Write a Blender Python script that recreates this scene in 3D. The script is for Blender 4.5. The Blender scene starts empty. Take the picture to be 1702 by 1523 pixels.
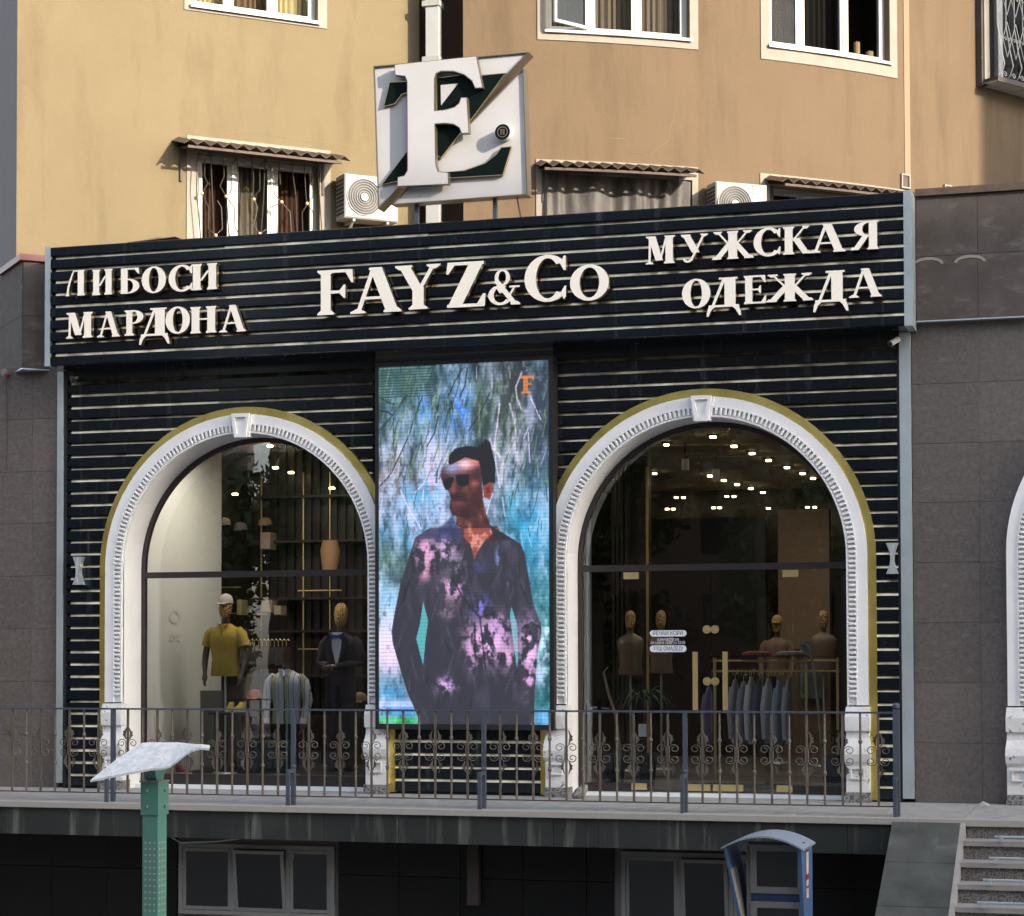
import bpy, math, random
import numpy as np
from mathutils import Vector, Matrix
random.seed(7)
C = bpy.data.collections.new('scene'); bpy.context.scene.collection.children.link(C)
R = math.radians
# ---------------------------------------------------------------- camera
FPX, PCX, PCY = 3500.0, 851.0, 974.8
YAW, PITCH, ROLL = 0.292153, 0.0323130, -0.00289607
CAM = Vector((7.2438, -22.0, 1.537))
def _basis():
    f = Vector((-math.sin(YAW)*math.cos(PITCH), math.cos(YAW)*math.cos(PITCH), math.sin(PITCH)))
    r = f.cross(Vector((0, 0, 1))).normalized(); u = r.cross(f)
    return f, math.cos(ROLL)*r+math.sin(ROLL)*u, -math.sin(ROLL)*r+math.cos(ROLL)*u
FW, RT, UP = _basis()
cd = bpy.data.cameras.new('camera'); cam = bpy.data.objects.new('camera', cd); C.objects.link(cam)
cam.matrix_world = Matrix(((RT.x, UP.x, -FW.x, CAM.x), (RT.y, UP.y, -FW.y, CAM.y), (RT.z, UP.z, -FW.z, CAM.z), (0, 0, 0, 1)))
cd.sensor_fit = 'HORIZONTAL'; cd.sensor_width = 36; cd.lens = FPX/1702*36
cd.shift_y = (PCY-761.5)/1702; cd.clip_end = 2000; cd.clip_start = .1
bpy.context.scene.camera = cam
# ---------------------------------------------------------------- sky, sun, exposure
SUN_EL, SUN_AZ = R(20), R(66)      # azimuth measured from the shop front's normal towards the right
S = Vector((math.sin(SUN_AZ)*math.cos(SUN_EL), -math.cos(SUN_AZ)*math.cos(SUN_EL), math.sin(SUN_EL)))
w = bpy.data.worlds.new('World'); bpy.context.scene.world = w; w.use_nodes = True
nt = w.node_tree; nt.nodes.clear()
sky = nt.nodes.new('ShaderNodeTexSky'); sky.sky_type = 'NISHITA'; sky.sun_disc = False
sky.sun_elevation = SUN_EL; sky.sun_rotation = math.atan2(S.x, S.y); sky.air_density = 1.0; sky.dust_density = 2.0; sky.ozone_density = 1.0
bg = nt.nodes.new('ShaderNodeBackground'); bg.inputs[1].default_value = .15
out = nt.nodes.new('ShaderNodeOutputWorld')
hs = nt.nodes.new('ShaderNodeHueSaturation'); hs.inputs['Saturation'].default_value = .55   # thin evening haze
nt.links.new(sky.outputs[0], hs.inputs['Color']); nt.links.new(hs.outputs[0], bg.inputs[0]); nt.links.new(bg.outputs[0], out.inputs[0])
sl = bpy.data.lights.new('sun', 'SUN'); sl.energy = 2.0; sl.angle = R(.5); sl.color = (1, .87, .70)
so = bpy.data.objects.new('sun', sl); C.objects.link(so)
so.rotation_euler = S.to_track_quat('Z', 'Y').to_euler(); so.location = (20, -10, 30)
vs = bpy.context.scene.view_settings
bpy.context.scene.display_settings.display_device = 'sRGB'
vs.view_transform = 'Standard'; vs.look = 'None'; vs.gamma = 1; vs.use_curve_mapping = False; vs.exposure = 2.15
cy = bpy.context.scene.cycles
cy.max_bounces = 7; cy.transparent_max_bounces = 12; cy.sample_clamp_indirect = 4; cy.caustics_reflective = False; cy.caustics_refractive = False
try: cy.use_denoising = True
except Exception: pass
# ---------------------------------------------------------------- finding the place of things on real planes
def ray(px, py): return FW + RT*((px-PCX)/FPX) - UP*((py-PCY)/FPX)
def at(px, py, Y=0.0):
    d = ray(px, py); return CAM + d*((Y-CAM.y)/d.y)
def fl(px, py, Z=0.0):
    d = ray(px, py); return CAM + d*((Z-CAM.z)/d.z)
# ---------------------------------------------------------------- objects
ROOT = {}
def props(o, label=None, cat=None, group=None, kind=None):
    if label: o['label'] = label
    if cat: o['category'] = cat
    if group: o['group'] = group
    if kind: o['kind'] = kind
    return o
def thing(name, label, cat, loc=(0, 0, 0), rz=0.0, group=None):
    o = bpy.data.objects.new(name, None); C.objects.link(o); o.empty_display_size = .1
    o.location = loc; o.rotation_euler = (0, 0, rz)
    ROOT[o.name] = Matrix.Translation(Vector(loc)) @ Matrix.Rotation(rz, 4, 'Z')
    return props(o, label, cat, group)
def wm(o):
    return ROOT.get(o.name, Matrix.Identity(4))
def put(name, mesh, parent=None, mw=None):
    """an object sharing a mesh; mw is its world matrix"""
    o = bpy.data.objects.new(name, mesh); C.objects.link(o)
    mw = mw or Matrix.Identity(4)
    if parent is not None:
        o.parent = parent; o.matrix_parent_inverse = Matrix.Identity(4); o.matrix_local = wm(parent).inverted() @ mw
    else: o.matrix_local = mw
    ROOT[o.name] = mw
    return o
def T(x=0, y=0, z=0, rz=0.0): return Matrix.Translation((x, y, z)) @ Matrix.Rotation(rz, 4, 'Z')
class M:
    def __init__(s, mw=None): s.v = []; s.f = []; s.m = []; s.mw = mw
    def add(s, vs, fs, m=0):
        n = len(s.v); s.v += [tuple(p) for p in vs]
        for f in fs: s.f.append(tuple(i+n for i in f)); s.m.append(m)
        return s
    def box(s, x0, x1, y0, y1, z0, z1, m=0):
        return s.add([(x0, y0, z0), (x1, y0, z0), (x1, y1, z0), (x0, y1, z0), (x0, y0, z1), (x1, y0, z1), (x1, y1, z1), (x0, y1, z1)],
                     [(0, 3, 2, 1), (4, 5, 6, 7), (0, 1, 5, 4), (1, 2, 6, 5), (2, 3, 7, 6), (3, 0, 4, 7)], m)
    def cbox(s, x0, x1, y0, y1, z0, z1, c=.006, m=0):
        """box with its front (low y) edges chamfered"""
        return s.add([(x0, y1, z0), (x1, y1, z0), (x1, y1, z1), (x0, y1, z1), (x0, y0+c, z0), (x1, y0+c, z0), (x1, y0+c, z1), (x0, y0+c, z1),
                      (x0+c, y0, z0+c), (x1-c, y0, z0+c), (x1-c, y0, z1-c), (x0+c, y0, z1-c)],
                     [(0, 3, 2, 1), (0, 1, 5, 4), (1, 2, 6, 5), (2, 3, 7, 6), (3, 0, 4, 7), (4, 5, 9, 8), (5, 6, 10, 9), (6, 7, 11, 10), (7, 4, 8, 11), (8, 9, 10, 11)], m)
    def poly_xz(s, pts, y0, y1, m=0, ms=None):
        """outline given as (x,z), front at y0, back at y1"""
        a = sum(pts[i][0]*pts[(i+1) % len(pts)][1]-pts[(i+1) % len(pts)][0]*pts[i][1] for i in range(len(pts)))
        if a < 0: pts = pts[::-1]
        n = len(pts)
        s.add([(x, y0, z) for x, z in pts]+[(x, y1, z) for x, z in pts], [tuple(range(n))], m)
        b = len(s.v)-2*n
        for i in range(n):
            j = (i+1) % n
            s.f.append((b+i, b+n+i, b+n+j, b+j)); s.m.append(m if ms is None else ms)
        s.f.append(tuple(b+n+i for i in range(n-1, -1, -1))); s.m.append(m if ms is None else ms)
        return s
    def strip_xz(s, prs, y0, y1, m=0, ms=None, closed=False):
        """ribbon between outer/inner (x,z) pairs, extruded in y"""
        n = len(prs); b = len(s.v); ms = m if ms is None else ms
        for o, i in prs: s.v += [(o[0], y0, o[1]), (i[0], y0, i[1]), (o[0], y1, o[1]), (i[0], y1, i[1])]
        for k in range(n if closed else n-1):
            a = b+4*k; c = b+4*((k+1) % n)
            for f, mm in (((a, c, c+1, a+1), m), ((a, a+2, c+2, c), ms), ((a+1, c+1, c+3, a+3), ms), ((a+2, a+3, c+3, c+2), ms)):
                s.f.append(f); s.m.append(mm)
        if not closed:
            for a, fl_ in ((b, 0), (b+4*(n-1), 1)):
                f = (a, a+1, a+3, a+2); s.f.append(f if not fl_ else f[::-1]); s.m.append(ms)
        return s
    def tube(s, path, r, n=6, m=0, cap=True):
        path = [Vector(p) for p in path]; b = len(s.v); k = len(path)
        rs = r if isinstance(r, (list, tuple)) else [r]*k
        for i, p in enumerate(path):
            d = (path[min(i+1, k-1)]-path[max(i-1, 0)]).normalized()
            if i == 0:
                u = d.cross(Vector((0, 0, 1)) if abs(d.z) < .9 else Vector((0, 1, 0))).normalized()
            else:
                u = (u-d*u.dot(d)); u = u.normalized() if u.length > 1e-6 else d.orthogonal().normalized()
            v_ = d.cross(u)
            for j in range(n):
                t = 2*math.pi*(j+.5)/n; s.v.append(tuple(p+(u*math.cos(t)+v_*math.sin(t))*rs[i]))
        for i in range(k-1):
            for j in range(n):
                s.f.append((b+i*n+j, b+i*n+(j+1) % n, b+(i+1)*n+(j+1) % n, b+(i+1)*n+j)); s.m.append(m)
        if cap:
            s.f.append(tuple(b+j for j in range(n-1, -1, -1))); s.m.append(m)
            s.f.append(tuple(b+(k-1)*n+j for j in range(n))); s.m.append(m)
        return s
    def loft(s, rings, n=16, m=0):
        """rings: (z, rx, ry, cx, cy) stacked upwards"""
        b = len(s.v); k = len(rings)
        for z, rx, ry, cx, cy_ in rings:
            for j in range(n):
                t = 2*math.pi*j/n; s.v.append((cx+rx*math.cos(t), cy_+ry*math.sin(t), z))
        for i in range(k-1):
            for j in range(n):
                s.f.append((b+i*n+j, b+i*n+(j+1) % n, b+(i+1)*n+(j+1) % n, b+(i+1)*n+j)); s.m.append(m)
        s.f.append(tuple(b+j for j in range(n-1, -1, -1))); s.m.append(m)
        s.f.append(tuple(b+(k-1)*n+j for j in range(n))); s.m.append(m)
        return s
    def cyl_y(s, x, z, r, y0, y1, n=20, m=0, ms=None):
        return s.poly_xz([(x+r*math.cos(2*math.pi*i/n), z+r*math.sin(2*math.pi*i/n)) for i in range(n)], y0, y1, m, ms)
    def xf(s, mat, start=0):
        for i in range(start, len(s.v)): s.v[i] = tuple(mat @ Vector(s.v[i]))
        return s
    def mesh(s, name, mats, inv=None, smooth=False):
        me = bpy.data.meshes.new(name)
        vs_ = s.v if inv is None else [tuple(inv @ Vector(p)) for p in s.v]
        me.from_pydata(vs_, [], s.f)
        mats = mats if isinstance(mats, (list, tuple)) else [mats]
        for mm in mats: me.materials.append(mm)
        if len(mats) > 1: me.polygons.foreach_set('material_index', s.m)
        if smooth:
            me.polygons.foreach_set('use_smooth', [True]*len(s.f))
            try: me.set_sharp_from_angle(angle=R(35))
            except Exception: pass
        me.update(); return me
    def build(s, name, mats, parent=None, smooth=False, label=None, cat=None, group=None, kind=None, loc=None):
        """geometry is in world coordinates"""
        mw = wm(parent) if parent is not None else (T(*loc) if loc is not None else Matrix.Identity(4))
        if parent is None and loc is None and s.v and cat:
            a = np.array(s.v); mw = T(float(a[:, 0].mean()), float(a[:, 1].mean()), float(a[:, 2].min()))
        me = s.mesh(name, mats, mw.inverted() if mw != Matrix.Identity(4) else None, smooth)
        o = put(name, me, parent, mw)
        return props(o, label, cat, group, kind)
def struct(name, m_, mats, label=None, parent=None): return m_.build(name, mats, parent, kind='structure', label=label)
# ---------------------------------------------------------------- materials
def mat(name, col, rough=.6, metal=0.0, col2=None, scale=3.0, amt=1.0, stretch=(1, 1, 1), bump=0.0, bscale=40.0, bstretch=(1, 1, 1), rnd=0.0,
        stain=None, sstretch=(6, 6, .35), sthr=(.5, .75), emit=0.0, ecol=None, spec=.5, rvar=0.0, coat=0.0, speck=None, speckscale=120, pores=False):
    m = bpy.data.materials.new(name); m.use_nodes = True; n = m.node_tree; b = n.nodes['Principled BSDF']
    L = n.links.new
    b.inputs['Roughness'].default_value = rough; b.inputs['Metallic'].default_value = metal
    b.inputs['Specular IOR Level'].default_value = spec
    if coat: b.inputs['Coat Weight'].default_value = coat; b.inputs['Coat Roughness'].default_value = .05
    geo = n.nodes.new('ShaderNodeNewGeometry')
    def vecs(st):
        k = n.nodes.new('ShaderNodeMapping'); k.inputs['Scale'].default_value = st; L(geo.outputs['Position'], k.inputs[0]); return k.outputs[0]
    def noise(sc, st, det=5, rg=.6):
        k = n.nodes.new('ShaderNodeTexNoise'); k.inputs['Scale'].default_value = sc; k.inputs['Detail'].default_value = det; k.inputs['Roughness'].default_value = rg
        L(vecs(st), k.inputs['Vector']); return k.outputs['Fac']
    def ramp(fac, a, c):
        k = n.nodes.new('ShaderNodeMapRange'); k.inputs['From Min'].default_value = a; k.inputs['From Max'].default_value = c; L(fac, k.inputs['Value']); return k.outputs[0]
    def mix(fac, a, c2):
        k = n.nodes.new('ShaderNodeMix'); k.data_type = 'RGBA'
        for sock, val in ((k.inputs[0], fac), (k.inputs[6], a), (k.inputs[7], c2)):
            if isinstance(val, bpy.types.NodeSocket): L(val, sock)
            elif isinstance(val, (tuple, list)): sock.default_value = (*val[:3], 1)
            else: sock.default_value = val
        return k.outputs[2]
    cur = col
    if col2 is not None:
        fac = ramp(noise(scale, stretch), .5-.25/amt, .5+.25/amt); cur = mix(fac, col, col2)
    if rnd:
        oi = n.nodes.new('ShaderNodeObjectInfo'); h = n.nodes.new('ShaderNodeHueSaturation')
        mr = n.nodes.new('ShaderNodeMapRange'); mr.inputs['To Min'].default_value = 1-rnd; mr.inputs['To Max'].default_value = 1+rnd
        L(oi.outputs['Random'], mr.inputs['Value']); L(mr.outputs[0], h.inputs['Value'])
        if isinstance(cur, bpy.types.NodeSocket): L(cur, h.inputs['Color'])
        else: h.inputs['Color'].default_value = (*cur, 1)
        cur = h.outputs[0]
    if speck is not None:
        v = n.nodes.new('ShaderNodeTexVoronoi'); v.inputs['Scale'].default_value = speckscale; L(vecs((1, 1, 1)), v.inputs['Vector'])
        s2 = n.nodes.new('ShaderNodeSeparateColor'); L(v.outputs['Color'], s2.inputs[0])
        cur = mix(ramp(s2.outputs[0], .45, .75), cur, speck)
    if stain is not None:
        fac = ramp(noise(1.0, sstretch, 6, .65), *sthr); cur = mix(fac, cur, stain)
        f2 = n.nodes.new('ShaderNodeMapRange'); f2.inputs['To Min'].default_value = rough; f2.inputs['To Max'].default_value = min(1, rough+.35)
        L(fac, f2.inputs['Value']); L(f2.outputs[0], b.inputs['Roughness'])
    elif rvar:
        f2 = n.nodes.new('ShaderNodeMapRange'); f2.inputs['To Min'].default_value = max(0, rough-rvar); f2.inputs['To Max'].default_value = rough+rvar
        L(noise(scale*2, stretch), f2.inputs['Value']); L(f2.outputs[0], b.inputs['Roughness'])
    if isinstance(cur, bpy.types.NodeSocket): L(cur, b.inputs['Base Color'])
    else: b.inputs['Base Color'].default_value = (*cur, 1)
    if bump:
        bp = n.nodes.new('ShaderNodeBump'); bp.inputs['Strength'].default_value = min(1, bump); bp.inputs['Distance'].default_value = .01*max(1, bump)
        if pores:
            v = n.nodes.new('ShaderNodeTexVoronoi'); v.inputs['Scale'].default_value = bscale; L(vecs(bstretch), v.inputs['Vector']); L(v.outputs['Distance'], bp.inputs['Height'])
        else: L(noise(bscale, bstretch, 4), bp.inputs['Height'])
        L(bp.outputs[0], b.inputs['Normal'])
    if emit:
        b.inputs['Emission Color'].default_value = (*(ecol or col), 1); b.inputs['Emission Strength'].default_value = emit
    return m
def glass(name, tint=(.9, .92, .92), refl=1.0, rough=.0):
    m = bpy.data.materials.new(name); m.use_nodes = True; n = m.node_tree; n.nodes.clear(); L = n.links.new
    o = n.nodes.new('ShaderNodeOutputMaterial'); mx = n.nodes.new('ShaderNodeMixShader')
    t = n.nodes.new('ShaderNodeBsdfTransparent'); t.inputs[0].default_value = (*tint, 1)
    g = n.nodes.new('ShaderNodeBsdfGlossy'); g.inputs['Roughness'].default_value = rough; g.inputs['Color'].default_value = (1, 1, 1, 1)
    fr = n.nodes.new('ShaderNodeFresnel'); fr.inputs[0].default_value = 1.5
    ma = n.nodes.new('ShaderNodeMath'); ma.operation = 'MULTIPLY'; ma.inputs[1].default_value = refl; ma.use_clamp = True
    geo = n.nodes.new('ShaderNodeNewGeometry'); no = n.nodes.new('ShaderNodeTexNoise'); no.inputs['Scale'].default_value = 1.3; L(geo.outputs['Position'], no.inputs['Vector'])
    bp = n.nodes.new('ShaderNodeBump'); bp.inputs['Strength'].default_value = .04; bp.inputs['Distance'].default_value = .02; L(no.outputs['Fac'], bp.inputs['Height']); L(bp.outputs[0], g.inputs['Normal'])
    L(fr.outputs[0], ma.inputs[0]); L(ma.outputs[0], mx.inputs[0]); L(t.outputs[0], mx.inputs[1]); L(g.outputs[0], mx.inputs[2]); L(mx.outputs[0], o.inputs[0])
    return m
BLK = mat('black_gloss_panel', (.006, .009, .013), .16, spec=.5, stain=(.055, .06, .065), sstretch=(7, 7, .5), sthr=(.56, .85), bump=.06, bscale=2)
BLK2 = mat('black_gloss_sign_panel', (.006, .010, .016), .14, stain=(.05, .055, .06), sstretch=(8, 8, .4), sthr=(.58, .9), bump=.06, bscale=2)
STRIP = mat('champagne_metal_strip', (.74, .63, .43), .30, 1.0, col2=(.20, .16, .10), scale=2.6, amt=1.7, stretch=(1, 1, 2.5), bump=.7, bscale=5)
GOLD = mat('gold_sheet', (.90, .72, .22), .36, 1.0, col2=(.62, .48, .12), scale=1.6, amt=2, bump=.5, bscale=3.5)
GOLDT = mat('polished_gold_trim', (.80, .62, .28), .3, .75)
BACK = mat('dark_backing', (.006, .006, .007), .7)
WHT = mat('white_plaster', (.83, .82, .81), .55, col2=(.75, .745, .735), scale=4, bump=.12, bscale=30, stain=(.45, .44, .42), sstretch=(3, 3, 1.2), sthr=(.66, .9))
WORN = mat('worn_white_plaster', (.74, .73, .72), .6, col2=(.62, .61, .59), scale=6, bump=.5, bscale=25, stain=(.16, .15, .14), sstretch=(16, 16, 14), sthr=(.60, .66))
GRAN = mat('grey_granite', (.128, .108, .097), .5, col2=(.080, .067, .060), scale=22, amt=1.3, rnd=.13, bump=.5, bscale=70, stain=(.150, .134, .125), sstretch=(5, 5, 17), sthr=(.56, .74))
GROUTL = mat('pale_joint', (.19, .175, .165), .9)
GRANB = mat('grey_granite_band', (.108, .092, .084), .8, spec=.1, col2=(.076, .064, .058), scale=5, rnd=.05, bump=.25, bscale=60, stain=(.16, .145, .14), sstretch=(4, 4, 9), sthr=(.55, .75))
GROUT = mat('joint_mortar', (.14, .125, .12), .9)
PLINTH = mat('speckled_granite', (.24, .23, .22), .5, speck=(.06, .06, .06), speckscale=70, bump=.2)
STEP = mat('speckled_step_riser', (.20, .185, .17), .6, speck=(.06, .055, .05), speckscale=95, col2=(.15, .135, .125), scale=3)
TREAD = mat('worn_step_tread', (.30, .28, .26), .7, col2=(.22, .205, .19), scale=5, bump=.2)
FLOOR = mat('ribbed_terrace_tile', (.37, .355, .335), .75, col2=(.23, .22, .205), scale=2.4, stretch=(3.2, 1.2, 1), bump=.3, bscale=25, rnd=.04)
EDGE = mat('pale_stone_edging', (.34, .315, .28), .8, col2=(.32, .30, .27), scale=6, bump=.5, bscale=20)
FASC = mat('dark_stone_fascia', (.020, .023, .022), .4, spec=.35, col2=(.034, .037, .034), scale=2.5, rnd=.12, stain=(.15, .145, .13), sstretch=(8, 8, .5), sthr=(.54, .74), bump=.1)
BASE = mat('black_basement_tile', (.006, .006, .006), .3, spec=.2, rnd=.2, col2=(.009, .009, .008), scale=3, bump=.05, bscale=3)
CHEEK = mat('green_grey_stone', (.040, .041, .037), .5, col2=(.075, .076, .068), scale=3.5, amt=1.6, bump=.1, rnd=.08, stain=(.13, .135, .125), sstretch=(4, 4, 2), sthr=(.58, .85))
OCHR = mat('ochre_stucco', (.176, .137, .074), .9, col2=(.155, .119, .064), scale=.9, bump=.35, bscale=45, stain=(.125, .093, .05), sstretch=(2.6, 2.6, .6), sthr=(.52, .85))
BROWN = mat('brown_stucco', (.146, .099, .056), .9, col2=(.126, .085, .047), scale=.9, bump=.35, bscale=45, stain=(.098, .066, .038), sstretch=(3, 3, .5), sthr=(.5, .8))
GREYW = mat('grey_stucco', (.17, .16, .15), .9, bump=.3)
TRIM = mat('cream_window_surround', (.30, .27, .22), .85, col2=(.25, .225, .185), scale=5, bump=.2, stain=(.33, .30, .26), sstretch=(4, 4, 3), sthr=(.58, .85))
CRACK = mat('crack_line', (.20, .14, .08), .95)
PVC = mat('white_pvc', (.43, .43, .42), .4, col2=(.38, .38, .37), scale=8)
STEEL = mat('brushed_steel', (.55, .61, .63), .42, .55, col2=(.36, .42, .43), scale=1.5, stretch=(1, 1, .8), bump=.25, bscale=3)
DKFR = mat('dark_bronze_frame', (.025, .019, .018), .4)
RAIL = mat('slate_blue_paint', (.075, .09, .12), .5, .2, col2=(.06, .07, .09), scale=9)
BAL = mat('aged_bronze_paint', (.16, .14, .115), .55, .35, col2=(.11, .085, .065), scale=7, rnd=.12, bump=.2)
IRON = mat('dark_wrought_iron', (.06, .05, .04), .6, .3)
TIN = mat('rusty_corrugated_tin', (.12, .085, .065), .7, .2, col2=(.06, .04, .03), scale=9, bump=.3)
LETW = mat('cream_acrylic_face', (.78, .72, .62), .35, emit=.05, ecol=(1, .90, .76))  # faint emission added to lift the letters out of the shade
LETS = mat('gold_letter_return', (.50, .40, .22), .3, .9)
LOGW = mat('white_logo_board', (.45, .45, .46), .4, col2=(.41, .40, .39), scale=2)
LOGD = mat('dark_green_logo', (.003, .007, .006), .5, spec=.06)
LOGF = mat('logo_frame_metal', (.22, .19, .14), .35, .8)
ACW = mat('off_white_casing', (.39, .38, .35), .5, col2=(.34, .33, .30), scale=6)
ACG = mat('fan_grille_grey', (.045, .042, .04), .6)
TEAL = mat('teal_paint', (.085, .215, .172), .45, col2=(.068, .18, .143), scale=6, stain=(.05, .12, .10), sstretch=(6, 6, 3), sthr=(.6, .9))
TEALD = mat('teal_hole', (.42, .33, .27), .8)
KB = mat('blue_cabinet_paint', (.045, .10, .21), .45, col2=(.038, .085, .18), scale=7)
KG = mat('grey_cabinet_paint', (.17, .17, .16), .5)
KD = mat('kiosk_inner_panel', (.31, .28, .24), .7)
SCR = mat('dark_screen_glass', (.008, .009, .009), .08)
NAVY = mat('navy_band', (.012, .03, .10), .4)
CANOPY = mat('white_canopy_paint', (.76, .76, .74), .5, col2=(.42, .43, .42), scale=14, amt=.9, stain=(.30, .31, .31), sstretch=(30, 30, 30), sthr=(.58, .7), bump=.1)
GLASSM = glass('window_glass', (.93, .95, .95), 1.6)
GLASSU = glass('flat_window_glass', (.55, .55, .53), .12)
MANN = mat('dark_mannequin', (.09, .06, .05), .4)
MGOLD = mat('gold_mannequin', (.70, .46, .18), .35, .5, bump=2.0, bscale=60, pores=True, col2=(.16, .09, .03), scale=60, amt=2)
MTAN = mat('tan_mannequin', (.15, .10, .065), .45)
WOOD = mat('dark_wood', (.018, .012, .009), .4, col2=(.01, .007, .006), scale=3, stretch=(8, 8, .5))
PANL = mat('brown_wall_panel', (.16, .10, .06), .6)
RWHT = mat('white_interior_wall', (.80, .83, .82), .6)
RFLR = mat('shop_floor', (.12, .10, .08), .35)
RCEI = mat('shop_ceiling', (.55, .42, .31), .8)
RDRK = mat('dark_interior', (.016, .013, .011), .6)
BLACKC = mat('black_cloth', (.012, .013, .018), .9)
PALM = mat('palm_leaf_green', (.04, .085, .03), .6)
LEAF = mat('tree_foliage', (.045, .075, .025), .7, rnd=.2)
BARK = mat('bark', (.10, .075, .05), .9)
PAVE = mat('pavement', (.22, .21, .20), .9, col2=(.17, .165, .16), scale=2)
ROADM = mat('asphalt', (.05, .05, .052), .9, col2=(.06, .06, .06), scale=3)
RED = mat('red_paint', (.13, .015, .02), .5)
# ================================================================= SETTING
GZ = -2.1
g = M(); g.box(-400, 400, -400, 400, GZ-.3, GZ); struct('ground', g, PAVE)
g = M(); g.box(-300, 300, -40, -26, GZ-.1, GZ+.004); struct('road', g, ROADM)
# terrace
g = M(); g.box(-12, 12, -2.16, .9, -.28, -.012); struct('terrace_slab', g, GROUT)
flo = struct('terrace_floor', M().box(-12, 12, -2.05, .42, -.02, -.008), GROUT)
me1 = M().cbox(0, .594, 0, .38, 0, .012, .002)
for i in range(20):
    for j in range(5):
        x = -6.4+i*.8
        b = M(); b.box(x+.003, x+.797, -2.1+j*.5+.003, -2.1+j*.5+.497, -.008, 0); b.build('floor_tile', FLOOR, flo)
g = M(); g.box(-12, 12, -2.24, -2.1, -.05, .006)
struct('terrace_edge', g, EDGE)
fa = M(); fa.box(-12, 4.97, -2.175, -2.15, -.335, -.05)
fas = struct('terrace_fascia', fa, GROUT)
x = -8.0
for k in range(20):
    x1 = min(x+.80 if k % 5 != 3 else x+.45, 4.955)
    if x1-x > .05: M().cbox(x+.002, x1-.002, -2.2, -2.17, -.335, -.052, .003).build('fascia_tile', FASC, fas)
    x = x1
# basement wall
ba = struct('basement_wall', M().box(-12, 6, -1.66, 1, GZ, -.28), GROUT)
WINS = [(-2.56, -.74), (2.18, 3.9)]
for i in range(21):
    xa = -8+i*.66; xb = xa+.66
    for za, zb in ((-.72, -.30), (-1.5, -.72), (-2.1, -1.5)):
        segs = [(xa, xb)]
        if zb > -1.3:
            for w0, w1 in WINS:
                ns = []
                for a, b in segs:
                    if b <= w0 or a >= w1: ns.append((a, b))
                    else:
                        if a < w0: ns.append((a, w0))
                        if b > w1: ns.append((w1, b))
                segs = ns
        for a, b in segs:
            if b-a > .04: M().cbox(a+.002, b-.002, -1.69, -1.655, max(za, -1.16 if zb > -.5 and 0 else za)+.002, zb-.002, .003).build('basement_tile', BASE, ba)
# stairs to the right
nst = 12; rise = .1625; run = .31
st = thing('staircase', 'speckled granite steps with pale worn treads rising to the shop terrace on the right', 'stairs', (7.5, -3.5, GZ)); st['kind'] = 'structure'; del st['category']
for k in range(nst):
    z1 = -rise*(k+1); yb = -2.2-run*k
    M().box(5.63, 10.5, yb-run+.02, yb, z1-rise+.0, z1-.045).build('step_block', STEP, st)
    M().box(5.63, 10.5, yb-run-.015, yb, z1-.043, z1).build('tread', TREAD, st)
M().box(5.63, 10.5, -2.2, -2.17, -.33, -.055).build('step_block', STEP, st)
for k in range(1, 6):
    yb = -2.2-run*k; xr = 5.95-.03*k
    M().tube([(xr, yb-.02, -rise*k+.045), (10.4, yb-.02, -rise*k+.045)], .012, 6).build('tread_bar', STEEL, st)
    M().box(xr+.04, xr+.07, yb-.05, yb-.0, -rise*k+.001, -rise*k+.055).build('bar_bracket', STEEL, st)
def cheek(x0, x1, y0, z0, y1, z1, dz, m_, name, mt, par):
    m_.add([(x0, y0, z0), (x1, y0, z0), (x1, y1, z1), (x0, y1, z1), (x0, y0, z0-dz), (x1, y0, z0-dz), (x1, y1, z1-dz), (x0, y1, z1-dz)],
           [(3, 2, 1, 0), (4, 5, 6, 7), (0, 1, 5, 4), (1, 2, 6, 5), (2, 3, 7, 6), (3, 0, 4, 7)][::1])
    return m_.build(name, mt, par)
sl_ = rise/run
ck = M(); ck.add([(4.98, -2.2, -.03), (5.59, -2.2, -.03), (5.59, -2.24-3.7, -.03-3.7*sl_), (4.98, -5.94, -.03-3.7*sl_), (4.98, -2.2, GZ), (5.59, -2.2, GZ), (5.59, -5.94, GZ), (4.98, -5.94, GZ)],
                 [(0, 1, 2, 3), (0, 3, 7, 4), (1, 5, 6, 2), (3, 2, 6, 7), (0, 4, 5, 1)])
cko = struct('stair_cheek', ck, BASE)
for k in range(6):
    a, b = k*.62, k*.62+.612
    cheek(4.975, 5.595, -2.22-b, -.012-b*sl_, -2.22-a, -.012-a*sl_, .03, M(), 'cheek_tile', CHEEK, cko)
struct('cheek_kerb', M().add([(5.595, -2.2, .0), (5.64, -2.2, 0), (5.64, -5.9, -3.7*sl_), (5.595, -5.9, -3.7*sl_), (5.595, -2.2, -.3), (5.64, -2.2, -.3), (5.64, -5.9, -3.7*sl_-.3), (5.595, -5.9, -3.7*sl_-.3)],
       [(0, 1, 2, 3), (0, 3, 7, 4), (1, 5, 6, 2), (3, 2, 6, 7)]), TREAD)
struct('terrace_landing', M().box(4.97, 12, -2.22, -2.1, -.055, .008), EDGE)
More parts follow.
